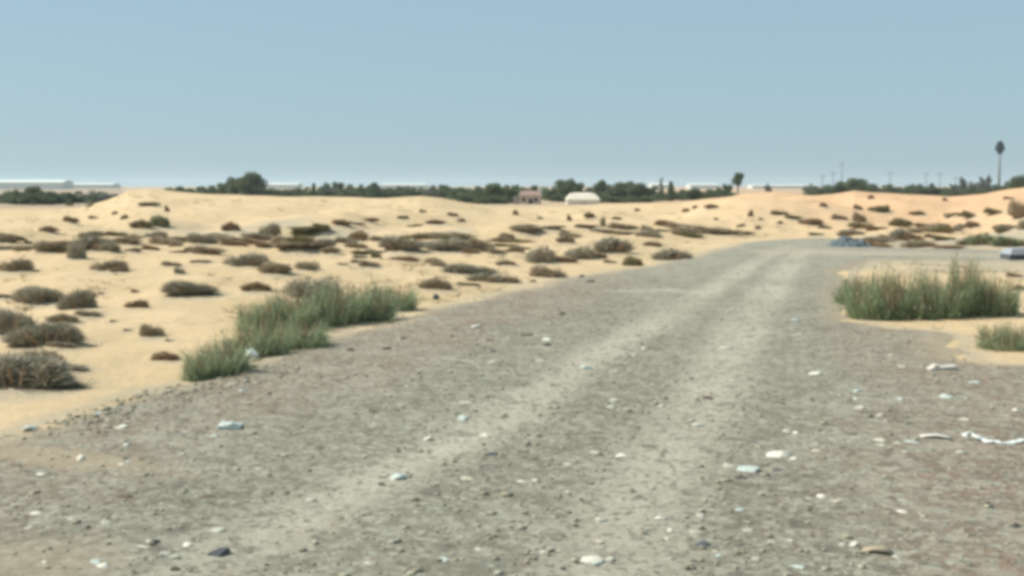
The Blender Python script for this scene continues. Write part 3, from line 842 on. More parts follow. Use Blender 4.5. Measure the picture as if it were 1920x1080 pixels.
# ------------------------------------------------------------------ trees on the skyline (photo x, top y, width, distance, kind, label)
TR = [
 (30, 354, 32, 200, 'low', 'dark tree at the outer end of the pair before the white sheds'), (62, 348, 44, 205, 'round', 'rounded dark tree standing in front of the long white shed'), (92, 357, 30, 198, 'low', 'low dark tree beside the rounded one before the white sheds'),
 (135, 357, 42, 225, 'wide', 'wide low tree standing alone before the hazy sheds'), (176, 355, 44, 235, 'grey', 'pale grey bare-looking tree beside the sand slope'), (202, 360, 56, 215, 'grey', 'sprawling grey tree half behind the sand slope'),
 (338, 348, 36, 300, 'low', ''), (362, 350, 34, 290, 'wide', ''), (388, 346, 40, 310, 'wide', ''), (418, 341, 28, 300, 'round', 'small round tree close beside the big round tree'),
 (444, 331, 46, 290, 'round', 'lower shoulder tree leaning on the big round tree'), (472, 321, 64, 285, 'round', 'big round tree, highest of the far skyline belt'), (503, 352, 40, 300, 'wide', ''),
 (534, 354, 36, 310, 'wide', ''), (560, 355, 44, 300, 'low', ''), (588, 344, 18, 300, 'spire', 'slim dark tree standing apart near the gap in the belt'), (612, 341, 32, 300, 'low', ''), (634, 340, 28, 305, 'round', ''), (656, 344, 32, 300, 'low', ''), (677, 344, 26, 290, 'low', ''), (701, 341, 32, 290, 'round', 'square-topped tree ending a raised part of the belt'),
 (726, 351, 40, 300, 'wide', ''), (748, 348, 32, 300, 'low', ''), (768, 348, 34, 310, 'wide', ''), (790, 350, 34, 300, 'low', ''), (812, 346, 30, 300, 'low', ''), (832, 345, 26, 290, 'round', ''), (852, 349, 34, 280, 'wide', ''), (874, 349, 36, 260, 'wide', ''), (896, 347, 36, 250, 'low', ''),
 (926, 342, 50, 240, 'round', 'broad dark tree nearest the pink house'), (950, 345, 34, 245, 'low', ''), (966, 345, 20, 255, 'round', 'narrow dark tree touching the wall of the pink house'), (912, 366, 60, 215, 'wide', 'low bushy tree at the foot of the broad dark tree'), (945, 368, 44, 220, 'wide', 'low bushy tree in front of the pink house corner'), (865, 362, 60, 225, 'wide', ''),
 (1002, 346, 18, 275, 'round', 'small dark tree rising behind the pink house roof'), (1040, 348, 34, 262, 'low', 'low tree filling the gap between house and tent'), (1060, 334, 46, 260, 'round', 'tall domed tree right behind the white tent'), (1083, 340, 30, 268, 'round', 'second domed tree behind the white tent, lower'), (1048, 364, 40, 250, 'wide', ''),
 (1128, 336, 34, 262, 'round', 'tallest tree at the tent end of the dense dark clump'), (1152, 342, 44, 258, 'wide', ''), (1172, 339, 48, 262, 'round', 'broad tree in the middle of the dense dark clump'), (1198, 342, 46, 255, 'round', 'broad tree at the sloping end of the dense dark clump'), (1222, 348, 40, 260, 'wide', ''), (1240, 334, 12, 300, 'feather', 'thin pale feathery tree beside the dark spire tree'),
 (1258, 341, 24, 240, 'spire', 'dark narrow spire tree reaching down to the sand'), (1240, 358, 34, 250, 'low', ''), (1280, 354, 34, 255, 'low', ''), (1302, 352, 38, 250, 'round', 'rounded tree beside the dark spire tree'), (1330, 353, 30, 255, 'low', ''), (1348, 349, 26, 260, 'low', ''), (1364, 344, 24, 262, 'round', 'rounded tree leaning against the lollipop tree'),
 (1384, 324, 38, 250, 'lollipop', 'lollipop tree with a round crown on a bare trunk'), (1340, 366, 40, 230, 'wide', ''), (1106, 350, 40, 275, 'low', ''), (1024, 352, 26, 300, 'low', ''), (1150, 366, 70, 230, 'wide', ''), (1200, 366, 60, 232, 'wide', ''),
 (1532, 351, 40, 330, 'wide', ''), (1552, 345, 36, 335, 'low', ''), (1578, 339, 42, 330, 'round', 'mid-height tree on the rise beside the darkest tree'), (1606, 333, 56, 325, 'round', 'darkest broad tree behind the sand peak'), (1634, 343, 40, 330, 'low', ''),
 (1668, 345, 24, 335, 'low', ''), (1690, 351, 40, 340, 'wide', ''), (1712, 344, 26, 335, 'low', ''), (1732, 348, 26, 340, 'grey', ''), (1747, 342, 24, 335, 'low', ''), (1768, 351, 40, 335, 'wide', ''), (1786, 346, 22, 330, 'feather', ''),
 (1805, 333, 22, 320, 'feather', 'first tall grey feathery tree along the mast side'), (1822, 338, 30, 325, 'grey', 'rounded grey tree between two feathery ones'), (1840, 333, 20, 320, 'feather', 'feathery grey tree just beside the telecom mast'), (1853, 330, 22, 318, 'feather', 'tallest feathery grey tree, almost at the telecom mast'), (1872, 346, 30, 320, 'low', 'low tree at the foot of the telecom mast'),
 (1890, 338, 30, 300, 'low', 'green tree between the mast and the edge'), (1910, 327, 40, 290, 'round', 'tall green tree cut by the picture edge beyond the mast'), (1830, 352, 50, 310, 'wide', ''), (1795, 354, 50, 315, 'wide', ''),
]
BELT = [(700, 'dark scrub tree in the low belt around the big round tree', 'low belt around the big round tree'), (1000, 'dark scrub tree in the even belt before the pink house', 'even belt before the pink house'),
        (1450, 'dark scrub tree in the dense clump beyond the white tent', 'dense clump beyond the white tent'), (3000, 'hazy scrub tree in the belt below the telecom mast', 'hazy belt below the telecom mast')]
r2 = random.Random(4)
for a_, b_, y0_, y1_, d_ in ((318, 520, 349, 355, 315), (528, 990, 349, 355, 290), (1030, 1375, 352, 362, 262), (1520, 1640, 343, 352, 345), (1640, 1930, 341, 350, 345), (16, 100, 356, 363, 205), (112, 212, 358, 364, 225)):
    p_ = a_
    while p_ < b_:
        TR.append((p_, r2.uniform(y0_, y1_), r2.uniform(30, 46), d_ + r2.uniform(-12, 12), r2.choice(['low', 'wide', 'low', 'grey']), ''))
        p_ += r2.uniform(17, 27)
for (px, yt, w, d, kind, lab) in TR:
    x = (px - 960) / FPX * d / CP if False else (px - 960) / FPX * (d * CP - slope(yt) * d * SP)
    z0 = gz(x, d)
    z1 = EYE + slope(yt) * d
    Wd = w * d / FPX * (1.15 if kind in ('low', 'wide') else 1.05)
    Hh = max(z1 - z0, 1.2) / .97
    o = empty('scrub_tree' if kind in ('low', 'wide', 'grey') else 'skyline_tree', (x, d, z0), (0, 0, rnd.uniform(0, 6.28)), (Wd, Wd, Hh))
    cr, tk = TREES[kind]
    obj('crown', cr, o); obj('trunk', tk, o)
    g = next(b for b in BELT if px < b[0])
    tag(o, lab or g[1], 'tree', g[2])
# leaning bush on the skyline
x, d = (1457 - 960) / FPX * 140, 140
z0 = EYE + slope(357) * 140
o = empty('leaning_tree', (x + .5, d, gz(x, d) - .1), (0, math.radians(-34), 0), (1.5, 1.5, (EYE + slope(337) * d - gz(x, d)) * 1.05))
obj('crown', TREES['greylolly'][0], o); obj('trunk', TREES['greylolly'][1], o)
tag(o, 'small grey leaning tree alone on the bare sand crest', 'tree')

# ------------------------------------------------------------------ buildings
M_PINK = plain('pink_plaster', (.56, .44, .36), .08, 1.5)
M_ROOFRED = plain('dull_red_roof', (.30, .20, .16), .15, 2)
M_GREYWALL = plain('grey_wall', (.36, .34, .32), .1, 2)
M_DARK = plain('dark_opening', (.05, .05, .05), .1, 2)
M_CANVAS = plain('white_canvas', (.74, .68, .55), .05, 1.2)
M_WHITE = plain('white_sheet_metal', (.64, .66, .60), .04, .3)
M_STEEL = plain('galvanised_steel', (.22, .24, .25), .1, 2, .6)
M_MASTDARK = plain('dark_antenna_paint', (.035, .05, .05), .1, 2, .6)

def place(px, d):
    return (px - 960) / FPX * d * 1.0032, d

# pink house with a lean-to
x, d = place(990, 215)
k = d / FPX
zb = gz(x, d)
h0 = EYE + slope(388) * d
house = empty('pink_house', (x, d, min(zb, h0)))
base_drop = 0.0
H1, H2 = (EYE + slope(366) * d) - min(zb, h0), (EYE + slope(358) * d) - min(zb, h0)
w = MB(); w.box(-1.4, 2.2, 0, 5, 0, H1); obj('wall', w.mesh('wall', M_PINK), house)
r = MB(); r.add([(-1.65, -.3, H1), (2.45, -.3, H1), (2.45, 5.3, H1), (-1.65, 5.3, H1), (-1.0, 2.5, H2), (1.8, 2.5, H2)], [(0, 1, 5, 4), (1, 2, 5), (2, 3, 4, 5), (3, 0, 4), (3, 2, 1, 0)])
obj('roof', r.mesh('roof', M_ROOFRED), house)
le = MB(); le.box(-2.5, -1.4, .8, 4, 0, H1 * .8); le.box(-2.6, -1.4, .6, 4.1, H1 * .8, H1 * .8 + .1)
obj('lean_to', le.mesh('lean_to', M_GREYWALL), house)
for wx in (-.7, 1.3):
    q = MB(); q.box(wx - .28, wx + .28, -.04, .05, H1 * .45, H1 * .8)
    win = obj('window', q.mesh('window', M_DARK), house)
    q = MB()
    q.box(wx - .36, wx + .36, -.06, -.0, H1 * .45 - .08, H1 * .45)
    q.box(wx - .36, wx + .36, -.06, -.0, H1 * .8, H1 * .8 + .08)
    obj('frame', q.mesh('frame', M_CANVAS), win)
q = MB(); q.box(.1, .75, -.05, .05, .02, H1 * .7); obj('door', q.mesh('door', M_DARK), house)
tag(house, 'small pink-walled house with a dull red roof among the trees', 'house')

# white tent: low walls, sloping roof
x, d = place(1093, 205)
zt = gz(x, d)
z0 = min(zt, EYE + slope(390) * d)
tent = empty('white_tent', (x, d, z0))
H2 = (EYE + slope(361.5) * d) - z0; H1 = H2 * .55
w = MB(); w.box(-2.6, 2.6, 0, 4.5, 0, H1); obj('wall', w.mesh('wall', M_CANVAS), tent)
r = MB(); r.add([(-2.75, -.12, H1), (2.75, -.12, H1), (2.75, 4.62, H1), (-2.75, 4.62, H1), (-2.0, .7, H2 * .94), (1.9, .7, H2 * .94), (1.9, 3.8, H2 * .94), (-2.0, 3.8, H2 * .94), (-1.2, 2.2, H2), (1.1, 2.2, H2)],
      [(0, 1, 5, 4), (1, 2, 6, 5), (2, 3, 7, 6), (3, 0, 4, 7), (4, 5, 9, 8), (5, 6, 9), (6, 7, 8, 9), (7, 4, 8), (3, 2, 1, 0)])
obj('roof', r.mesh('roof', M_CANVAS), tent)
q = MB(); q.box(-.2, .45, -.03, .06, .02, H1 * .8); obj('door_flap', q.mesh('door_flap', plain('canvas_flap', (.6, .56, .46))), tent)
tag(tent, 'low white tent with sloping ends below the trees', 'tent')

# white block behind the house
x, d = place(1019, 420)
q = MB(); z0 = gz(x, d); Ht = EYE + slope(351) * d - z0
bld = empty('white_building', (x, d, z0))
q.box(-1.7, 1.7, 0, 4, 0, Ht); obj('wall', q.mesh('wall', M_WHITE), bld)
q = MB(); q.box(-1.9, 1.9, -.2, 4.2, Ht, Ht + .25); obj('roof', q.mesh('roof', M_WHITE), bld)
q = MB(); q.box(-.6, .5, -.05, .06, Ht * .62, Ht * .85); obj('window', q.mesh('window', M_DARK), bld)
tag(bld, 'tiny white flat-roofed building between the pink house and the domed tree', 'building')

# far long sheds in the haze
SHEDS = [(-90, 122, 337, 1150, 'longest brightest white shed, far off at the picture edge'), (100, 215, 343, 1400, 'fainter long shed continuing from the brightest white one'), (492, 560, 343, 1300, 'pale shed showing in the gap beside the big round tree'),
         (716, 800, 344, 1500, 'faint pale shed above the even tree belt'), (1292, 1345, 344, 1300, 'pale shed between the spire tree and the lollipop tree'), (1408, 1530, 346, 1400, 'long faint shed behind the bare sand crest'), (1220, 1262, 343, 1350, 'short pale shed right behind the dark spire tree')]
for (a, b2, yt, d, lab) in SHEDS:
    x0, x1 = place(a, d)[0], place(b2, d)[0]
    z0 = -1.1; Ht = EYE + slope(yt) * d - z0
    sh = empty('white_shed', ((x0 + x1) / 2, d, z0))
    L = (x1 - x0) / 2
    q = MB(); q.box(-L, L, 0, 30, 0, Ht * .72); obj('wall', q.mesh('wall', M_WHITE), sh)
    q = MB(); q.add([(-L - .4, -.5, Ht * .72), (L + .4, -.5, Ht * .72), (L + .4, 30.5, Ht * .72), (-L - .4, 30.5, Ht * .72), (-L - .4, 15, Ht), (L + .4, 15, Ht)], [(0, 1, 5, 4), (2, 3, 4, 5), (1, 2, 5), (3, 0, 4), (3, 2, 1, 0)])
    obj('roof', q.mesh('roof', M_WHITE), sh)
    tag(sh, lab, 'shed', 'white sheds far off in the haze')

# ------------------------------------------------------------------ telecom mast
x, d = place(1867, 520)
z0 = gz(x, d)
zt = EYE + slope(263) * d - z0
hb, ht = EYE + slope(287) * d - z0, EYE + slope(268) * d - z0
mast = empty('telecom_mast', (x, d, z0))
q = MB(); q.tube([(0, 0, -.3), (0, 0, hb * .6), (0, 0, ht)], [.62, .5, .34], 12); obj('pole', q.mesh('pole', M_STEEL, True), mast)
q = MB()
for zz, rr_ in ((hb + .6, 1.35), (hb + 2.4, 1.5)):
    q.tube([(0, 0, zz), (0, 0, zz + .15)], [rr_, rr_], 14)
obj('platform', q.mesh('platform', M_MASTDARK), mast)
for zz, rr_, n_, hh in ((hb - .2, .95, 7, 1.5), (hb + 1.0, 1.7, 12, 1.7), (hb + 1.3, 1.0, 7, 1.7), (hb + 2.5, 1.3, 10, 1.5), (hb + 3.6, .7, 6, 1.2)):
    for i in range(n_):
        a = 6.283 * i / n_
        q = MB(); q.box(-.28, .28, -.12, .12, 0, hh)
        o = obj('antenna_panel', q.mesh('antenna_panel', M_MASTDARK), mast, (math.sin(a) * rr_, -math.cos(a) * rr_, zz), (0, 0, a))
q = MB(); q.tube([(0, 0, ht), (0, 0, zt)], [.12, .05], 6); obj('lightning_rod', q.mesh('lightning_rod', M_STEEL), mast)
tag(mast, 'tall slender telecom mast with a dark clustered head above the trees', 'mast')

# faint poles in the haze
POLES = [(1574, 303, 900, 'tallest faint lattice pole behind the darkest tree'), (1558, 322, 950, 'short faint pole close beside the tallest faint one'), (1538, 328, 1000, 'faint pole at the open end of the hazy tree belt'), (1664, 322, 900, 'faint pole just past the darkest tree'),
         (1731, 323, 900, 'faint pole midway along the hazy tree belt, first of a pair'), (1757, 324, 950, 'faint pole midway along the hazy tree belt, second of a pair'), (1786, 332, 900, 'stubby faint pole nearest the feathery trees')]
for (px, yt, d, lab) in POLES:
    x, _ = place(px, d)
    z0 = gz(x, d); Ht = EYE + slope(yt) * d - z0
    p = empty('utility_pole', (x, d, z0))
    q = MB(); q.tube([(0, 0, -.3), (0, 0, Ht)], [.42, .22], 8); obj('pole', q.mesh('pole', M_STEEL, True), p)
    for zz, aw in ((Ht * .96, 2.0), (Ht * .86, 2.6)):
        q = MB(); q.box(-aw, aw, -.36, -.24, zz - .12, zz + .12); obj('crossarm', q.mesh('crossarm', M_STEEL), p)
    tag(p, lab, 'pole', 'faint utility poles in the haze')

# ------------------------------------------------------------------ stones and rubbish on the gravel
def rock_mesh(name, m, seed, blocky=.3, sub=2, flat_=1.0):
    g = np.random.default_rng(seed)
    v, f = IV.copy(), [tuple(t) for t in IF]
    v = [Vector(p) for p in v]
    for _ in range(sub):
        cache, nf = {}, []
        def midp(a, b_):
            k_ = (min(a, b_), max(a, b_))
            if k_ not in cache:
                v.append(((v[a] + v[b_]) / 2).normalized()); cache[k_] = len(v) - 1
            return cache[k_]
        for a, b_, c_ in f:
            ab, bc, ca = midp(a, b_), midp(b_, c_), midp(c_, a)
            nf += [(a, ab, ca), (b_, bc, ab), (c_, ca, bc), (ab, bc, ca)]
        f = nf
    P = np.array([tuple(p) for p in v])
    # cut by random planes for chipped faces
    for _ in range(11):
        nrm = g.normal(size=3); nrm /= np.linalg.norm(nrm)
        lim = g.uniform(.55, .85)
        dd = P @ nrm
        P = P - np.outer(np.maximum(dd - lim, 0), nrm)
    P += g.normal(size=P.shape) * .018
    P /= np.abs(P).max(0)
    P[:, 2] = np.where(P[:, 2] < -.35, -.35, P[:, 2])
    return mesh_from(name, P, np.array(f), m)

def stone_mat(n, col, var=.2):
    return plain(n, col, var, 9, .85, .02)
ST = {'w': stone_mat('white_stone', (.60, .575, .475), .18), 'p': stone_mat('pale_stone', (.41, .40, .32), .2), 'c': stone_mat('cream_stone', (.52, .47, .36), .12), 't': stone_mat('greenish_pale_stone', (.42, .47, .42), .1),
      'k': stone_mat('dark_stone', (.075, .07, .06), .3), 'n': stone_mat('brown_stone', (.13, .105, .08), .3), 's': stone_mat('slate_grey_stone', (.11, .115, .12), .25)}
SNAME = {'w': 'white', 'p': 'pale grey', 'c': 'cream', 't': 'greenish white', 'k': 'dark', 'n': 'brown', 's': 'slate grey'}
RM = {k: [rock_mesh('stone', m_, 40 + i + 10 * j) for i in range(4)] for j, (k, m_) in enumerate(ST.items())}
STONES = [
 (148, 870, 24, 20, 'w', 'bright white lump of stone on the sandy streak near the gravel bank'), (228, 810, 28, 12, 'w', 'flat white stone just in front of the gravel bank'), (98, 906, 16, 10, 'p', ''), (343, 822, 20, 14, 'p', ''), (180, 783, 24, 8, 't', ''), (250, 777, 22, 8, 'p', ''), (52, 810, 34, 9, 't', ''),
 (65, 936, 24, 11, 'k', 'dark stone near the pale corner patch, upper of two'), (232, 943, 40, 12, 'n', 'long brown stone with a pale ledge of dirt behind it'), (163, 1001, 18, 13, 'k', 'small round dark stone near the pale corner patch'), (286, 1029, 24, 14, 's', 'slate grey stone beside the flat dark slab'), (408, 1050, 48, 20, 's', 'flat dark slab of stone, biggest dark one near the lower edge'), (388, 942, 34, 9, 'n', ''),
 (190, 1075, 32, 16, 'w', 'white stone cut by the lower edge beneath the flat dark slab'), (350, 1033, 22, 12, 'w', 'small white stone between two dark stones'), (268, 1038, 36, 9, 'p', ''), (306, 1050, 30, 9, 'p', ''), (300, 955, 16, 8, 'p', ''), (362, 872, 20, 11, 'c', ''), (405, 1006, 36, 10, 'p', ''), (328, 1077, 26, 10, 'n', ''), (125, 960, 18, 9, 'n', ''), (225, 880, 18, 9, 'c', ''),
 (803, 833, 20, 15, 'w', 'brightest small white stone between the two wheel ruts'), (910, 826, 24, 11, 'w', 'white stone lying on the inner rut just beyond the slate stone'), (748, 906, 42, 15, 't', 'broad greenish white stone on the inner rut'), (874, 908, 30, 10, 'c', ''), (978, 914, 26, 10, 'c', ''), (1003, 910, 18, 9, 'c', ''), (920, 861, 32, 13, 's', 'slate grey stone lying flat between the ruts'), (1010, 827, 20, 9, 'k', ''), (1117, 858, 26, 10, 'p', ''), (1168, 864, 36, 9, 'w', 'thin white flake of stone by the outer rut'), (1060, 880, 32, 7, 'p', ''),
 (1145, 771, 24, 12, 'p', ''), (1153, 705, 22, 10, 'p', ''), (699, 780, 22, 11, 'n', ''), (744, 777, 15, 9, 'n', ''), (926, 665, 18, 11, 'k', 'single dark stone far up the gravel'), (655, 663, 24, 10, 'k', ''), (757, 640, 20, 9, 'k', ''), (723, 660, 26, 9, 'n', ''), (893, 618, 22, 9, 'w', 'far small white stone below the arched shrub'), (847, 636, 11, 7, 'k', ''), (1026, 653, 22, 9, 'k', ''), (1024, 643, 22, 9, 'w', 'white chip heaped with dark ones beside the inner rut'), (988, 634, 28, 8, 'n', ''), (1055, 594, 16, 8, 'k', ''),
 (762, 731, 16, 9, 'p', ''), (738, 708, 12, 8, 'p', ''), (834, 1064, 34, 12, 't', 'bluish white flat stone at the lower edge'), (692, 1069, 28, 11, 'p', ''), (1108, 1063, 54, 11, 'w', 'long flat white stone at the lower edge of the outer rut'), (1144, 1060, 24, 11, 'p', ''), (1056, 1076, 14, 8, 'k', ''), (1256, 1005, 15, 10, 'w', ''), (1251, 1020, 12, 8, 'w', ''), (1025, 967, 11, 9, 'n', ''), (1240, 768, 16, 8, 'p', ''), (1210, 660, 20, 9, 'p', ''), (1190, 672, 14, 8, 'p', ''),
 (1462, 866, 50, 22, 'w', 'largest bright white stone on the brown gravel'), (1490, 870, 22, 10, 'w', 'white chip touching the largest bright white stone'), (1410, 893, 52, 19, 't', 'greenish grey slab tilted over the dark lump of its shadow'), (1393, 907, 42, 11, 'k', 'dark lump standing in for the shadow under the greenish slab'), (1454, 891, 34, 10, 's', 'slate grey stone in front of the largest bright white stone'),  # dark lump below the greenish slab stands in for its shadow
 (1478, 817, 26, 10, 'p', ''), (1492, 821, 16, 11, 'w', ''), (1532, 708, 32, 11, 'w', 'far white stone beside the outer rut'), (1609, 741, 22, 12, 't', 'pale bluish stone, upper of two close together'), (1606, 756, 16, 9, 't', ''), (1560, 745, 16, 8, 'p', ''), (1576, 748, 14, 7, 'p', ''), (1691, 756, 20, 9, 't', ''), (1708, 758, 14, 6, 'k', ''), (1780, 753, 38, 13, 't', 'greenish white flat stone below the white slat'), (1813, 755, 11, 8, 'p', ''),
 (1634, 790, 14, 13, 'k', 'round dark stone touching a pale one'), (1651, 786, 18, 12, 'p', 'pale stone touching the round dark one'), (1661, 796, 11, 7, 'c', ''), (1812, 795, 28, 9, 'c', ''), (1651, 834, 30, 9, 'c', ''), (1701, 857, 20, 11, 'p', ''), (1714, 838, 42, 7, 't', ''), (1533, 855, 24, 9, 'c', ''), (1906, 777, 16, 12, 'w', ''), (1525, 758, 13, 9, 'k', ''), (1467, 764, 22, 7, 'n', ''), (1600, 823, 20, 8, 'n', ''),
 (1541, 942, 22, 14, 'w', 'white pebble with a reddish patch of dirt beside it'), (1480, 947, 14, 10, 'p', ''), (1589, 901, 13, 10, 'p', ''), (1661, 902, 11, 9, 'p', ''), (1357, 934, 13, 10, 'p', ''), (1318, 1034, 38, 17, 's', 'bluish slate stone lying in the outer rut'), (1343, 1046, 20, 9, 'c', ''), (1448, 1029, 24, 10, 'p', ''), (1483, 1026, 24, 11, 'p', ''), (1581, 1034, 18, 13, 'w', 'smaller of two touching white stones near the lower edge'), (1603, 1035, 20, 19, 'w', 'rounder taller of two touching white stones near the lower edge'),
 (1616, 1050, 24, 9, 'k', ''), (1906, 999, 30, 14, 'k', 'dark stone by itself on brown gravel at the picture edge'), (1676, 981, 11, 8, 'p', ''), (1731, 978, 16, 9, 'c', ''), (1500, 1077, 34, 11, 't', ''), (1419, 1062, 20, 12, 'p', ''), (1575, 975, 14, 8, 'n', ''), (1740, 928, 30, 7, 'n', ''), (1640, 890, 14, 8, 'n', ''),
 (816, 562, 16, 14, 's', 'slate grey lump of stone on the sand edge below the low foot shrub'), (1090, 522, 14, 10, 's', ''), (1108, 532, 16, 9, 'n', ''), (1877, 453, 14, 14, 'w', 'small white block between two green bushes on the rubble strip'), (1730, 694, 12, 8, 'c', ''), (1672, 672, 12, 8, 'c', ''), (1500, 632, 16, 7, 'p', ''), (1487, 620, 12, 7, 'p', ''), (1365, 658, 34, 7, 'p', ''),
]
R_MARKS = [(148, 868, 'the bright white lump'), (228, 808, 'the flat white stone'), (408, 1047, 'the flat dark slab'), (232, 940, 'the long brown stone'), (425, 803, 'the white box'), (470, 662, 'the white bag'), (803, 830, 'the brightest small stone'), (748, 902, 'the broad greenish stone'),
 (920, 857, 'the slate stone between ruts'), (1168, 861, 'the thin white flake'), (926, 662, 'the single far dark stone'), (893, 615, 'the far small white stone'), (1460, 860, 'the largest white stone'), (1410, 888, 'the tilted greenish slab'), (1532, 704, 'the far white stone'), (1608, 738, 'the pale bluish stone'), (1780, 748, 'the greenish flat stone'),
 (1770, 695, 'the white slat'), (1755, 825, 'the cream strip'), (1865, 830, 'the bent white plastic strip'), (1634, 785, 'the round dark stone'), (1318, 1029, 'the bluish slate stone'), (1590, 1030, 'the two touching white stones'), (1640, 1042, 'the tan cardboard strip'), (1905, 996, 'the lone dark edge stone'), (1108, 1060, 'the long flat white stone'), (1541, 938, 'the white pebble with reddish dirt'),
 (163, 998, 'the small round dark stone'), (1026, 640, 'the heaped white chip'), (834, 1060, 'the bluish flat stone'), (1650, 600, 'the tall reeds')]
items = []
for (px, py, w, h, k, lab) in STONES:
    size = 'tiny' if w < 16 else 'small' if w < 25 else 'medium'
    items.append(Item(px, py, w, h, f'{size} {SNAME[k]} {"flat stone" if h < .38 * w else "stone"}', lab))
    if lab: USED.add(lab)
auto_labels(items, R_MARKS)
for (px, py, w, h, k, lab), it in zip(STONES, items):
    x, y, z = at(px, py)
    s = y / FPX
    sc = (w * s * .5, w * s * .4, h * s * .58)
    o = obj('stone', RM[k][rnd.randrange(4)], None, (x, y + w * s * .3, gz(x, y + w * s * .3) + .022 + h * s * .03), (0, 0, rnd.uniform(-.6, .6)), sc)
    tag(o, it.label, 'stone', 'stones lying on the gravel')

M_CHIP = [ST[k] for k in 'pcpwtpn']
CH = [rock_mesh('stone', m_, 200 + i) for i, m_ in enumerate(M_CHIP)]
r4 = random.Random(9)
cn = 0
while cn < 85:
    cpx, cpy = r4.uniform(20, 1900), r4.uniform(600, 1075)
    cx, cy = flat(cpx, cpy)
    if poly_sd(ROAD, np.array([cx]), np.array([cy]))[0] < .4: continue
    s = cy / FPX; wq = r4.uniform(7, 15) * s
    o = obj('stone', CH[r4.randrange(7)], None, (cx, cy, gz(cx, cy) + .024), (0, 0, r4.uniform(0, 6.28)), (wq, wq * r4.uniform(.6, 1), wq * r4.uniform(.3, .55)))
    tag(o, 'small dusty chip of stone, one of many half sunk in the gravel', 'stone', 'small chips half sunk in the gravel')
    cn += 1

def sheet_strip(path, width, thick, m, name, crumple=.14):
    """a bent, crumpled strip lying on the ground; path in metres relative to its foot"""
    P = np.array(path, float); n_ = len(P)
    g = np.random.default_rng(len(path) * 7 + 1)
    V_, F_ = [], []
    K = 5
    for i in range(n_):
        t = P[min(i + 1, n_ - 1)] - P[max(i - 1, 0)]
        s_ = np.array([-t[1], t[0], 0]); s_ /= np.linalg.norm(s_) + 1e-9
        for j in range(K):
            a = (j / (K - 1) - .5) * width * (1 + g.normal() * crumple)
            zz = abs(g.normal()) * width * crumple * .3 + width * .10 * math.sin(j * 2.1 + i * .35)
            V_.append(P[i] + s_ * a + np.array([0, 0, zz + thick]))
    m0 = len(V_)
    V_ += [v - np.array([0, 0, thick]) for v in V_]
    for i in range(n_ - 1):
        for j in range(K - 1):
            a = i * K + j
            F_.append((a, a + K, a + K + 1, a + 1)); F_.append((a + m0, a + 1 + m0, a + K + 1 + m0, a + K + m0))
    per = [j for j in range(K)] + [i * K + K - 1 for i in range(1, n_)] + [(n_ - 1) * K + j for j in range(K - 2, -1, -1)] + [i * K for i in range(n_ - 2, 0, -1)]
    for a, b_ in zip(per, per[1:] + per[:1]): F_.append((a, b_, b_ + m0, a + m0))
    return mesh_from(name, V_, F_, m, True)

def bag_mesh(name, m, seed):
    me_ = rock_mesh(name, m, seed, sub=3)
    g = np.random.default_rng(seed)
    co = np.empty(len(me_.vertices) * 3); me_.vertices.foreach_get('co', co); co = co.reshape(-1, 3)
    co *= 1 + .16 * np.sin(co @ g.normal(size=3) * 6)[:, None] + .1 * np.sin(co @ g.normal(size=3) * 11)[:, None]
    me_.vertices.foreach_set('co', co.ravel()); me_.polygons.foreach_set('use_smooth', np.ones(len(me_.polygons), bool)); me_.update()
    return me_

M_PLASTIC = plain('white_plastic', (.72, .75, .70), .06, 8, .45)
M_BLUEWHITE = plain('pale_blue_white_foam', (.66, .71, .64), .05, 8, .6)
M_DKPLASTIC = plain('dark_blue_grey_plastic', (.12, .13, .15), .15, 8, .4)
M_TAN = plain('tan_cardboard', (.36, .305, .21), .1, 8)
M_SLAT = plain('weathered_white_slat', (.62, .58, .50), .1, 8)

x, y, z = at(425, 814); s = y / FPX
bx = empty('foam_box', (x, y + .1, gz(x, y) + .02), (0, math.radians(4), .14))
def crushed(name, x0, x1, y0, y1, z0, z1, m, seed):
    n_ = 9
    V_, F_, ix = [], [], {}
    g_ = np.random.default_rng(seed)
    A = np.linspace(0, 1, n_)
    def vid(i, j, k_):
        if (i, j, k_) not in ix:
            u, v, w_ = A[i], A[j], A[k_]
            zz = z0 + (z1 - z0) * w_ * (1 - .35 * w_ * (.5 + .5 * math.sin(u * 4.2 + seed)) - .18 * w_ * v)
            V_.append((x0 + (x1 - x0) * u + g_.normal() * .006, y0 + (y1 - y0) * v + g_.normal() * .006, zz + g_.normal() * .005)); ix[(i, j, k_)] = len(V_) - 1
        return ix[(i, j, k_)]
    e = n_ - 1
    for i in range(e):
        for j in range(e):
            for f in ([(i, j, 0), (i, j + 1, 0), (i + 1, j + 1, 0), (i + 1, j, 0)], [(i, j, e), (i + 1, j, e), (i + 1, j + 1, e), (i, j + 1, e)], [(i, 0, j), (i + 1, 0, j), (i + 1, 0, j + 1), (i, 0, j + 1)],
                      [(i, e, j), (i, e, j + 1), (i + 1, e, j + 1), (i + 1, e, j)], [(0, i, j), (0, i, j + 1), (0, i + 1, j + 1), (0, i + 1, j)], [(e, i, j), (e, i + 1, j), (e, i + 1, j + 1), (e, i, j + 1)]):
                F_.append(tuple(vid(*q_) for q_ in f))
    return mesh_from(name, V_, F_, m)
obj('body', crushed('body', -21 * s, 21 * s, -.07, .08, -.02, 15 * s, M_BLUEWHITE, 2), bx)
obj('lid', crushed('lid', -17 * s, 22 * s, .085, .17, -.02, 11 * s, M_BLUEWHITE, 5), bx)
tag(bx, 'crushed pale blue-white foam box alone on the grey gravel', 'box')

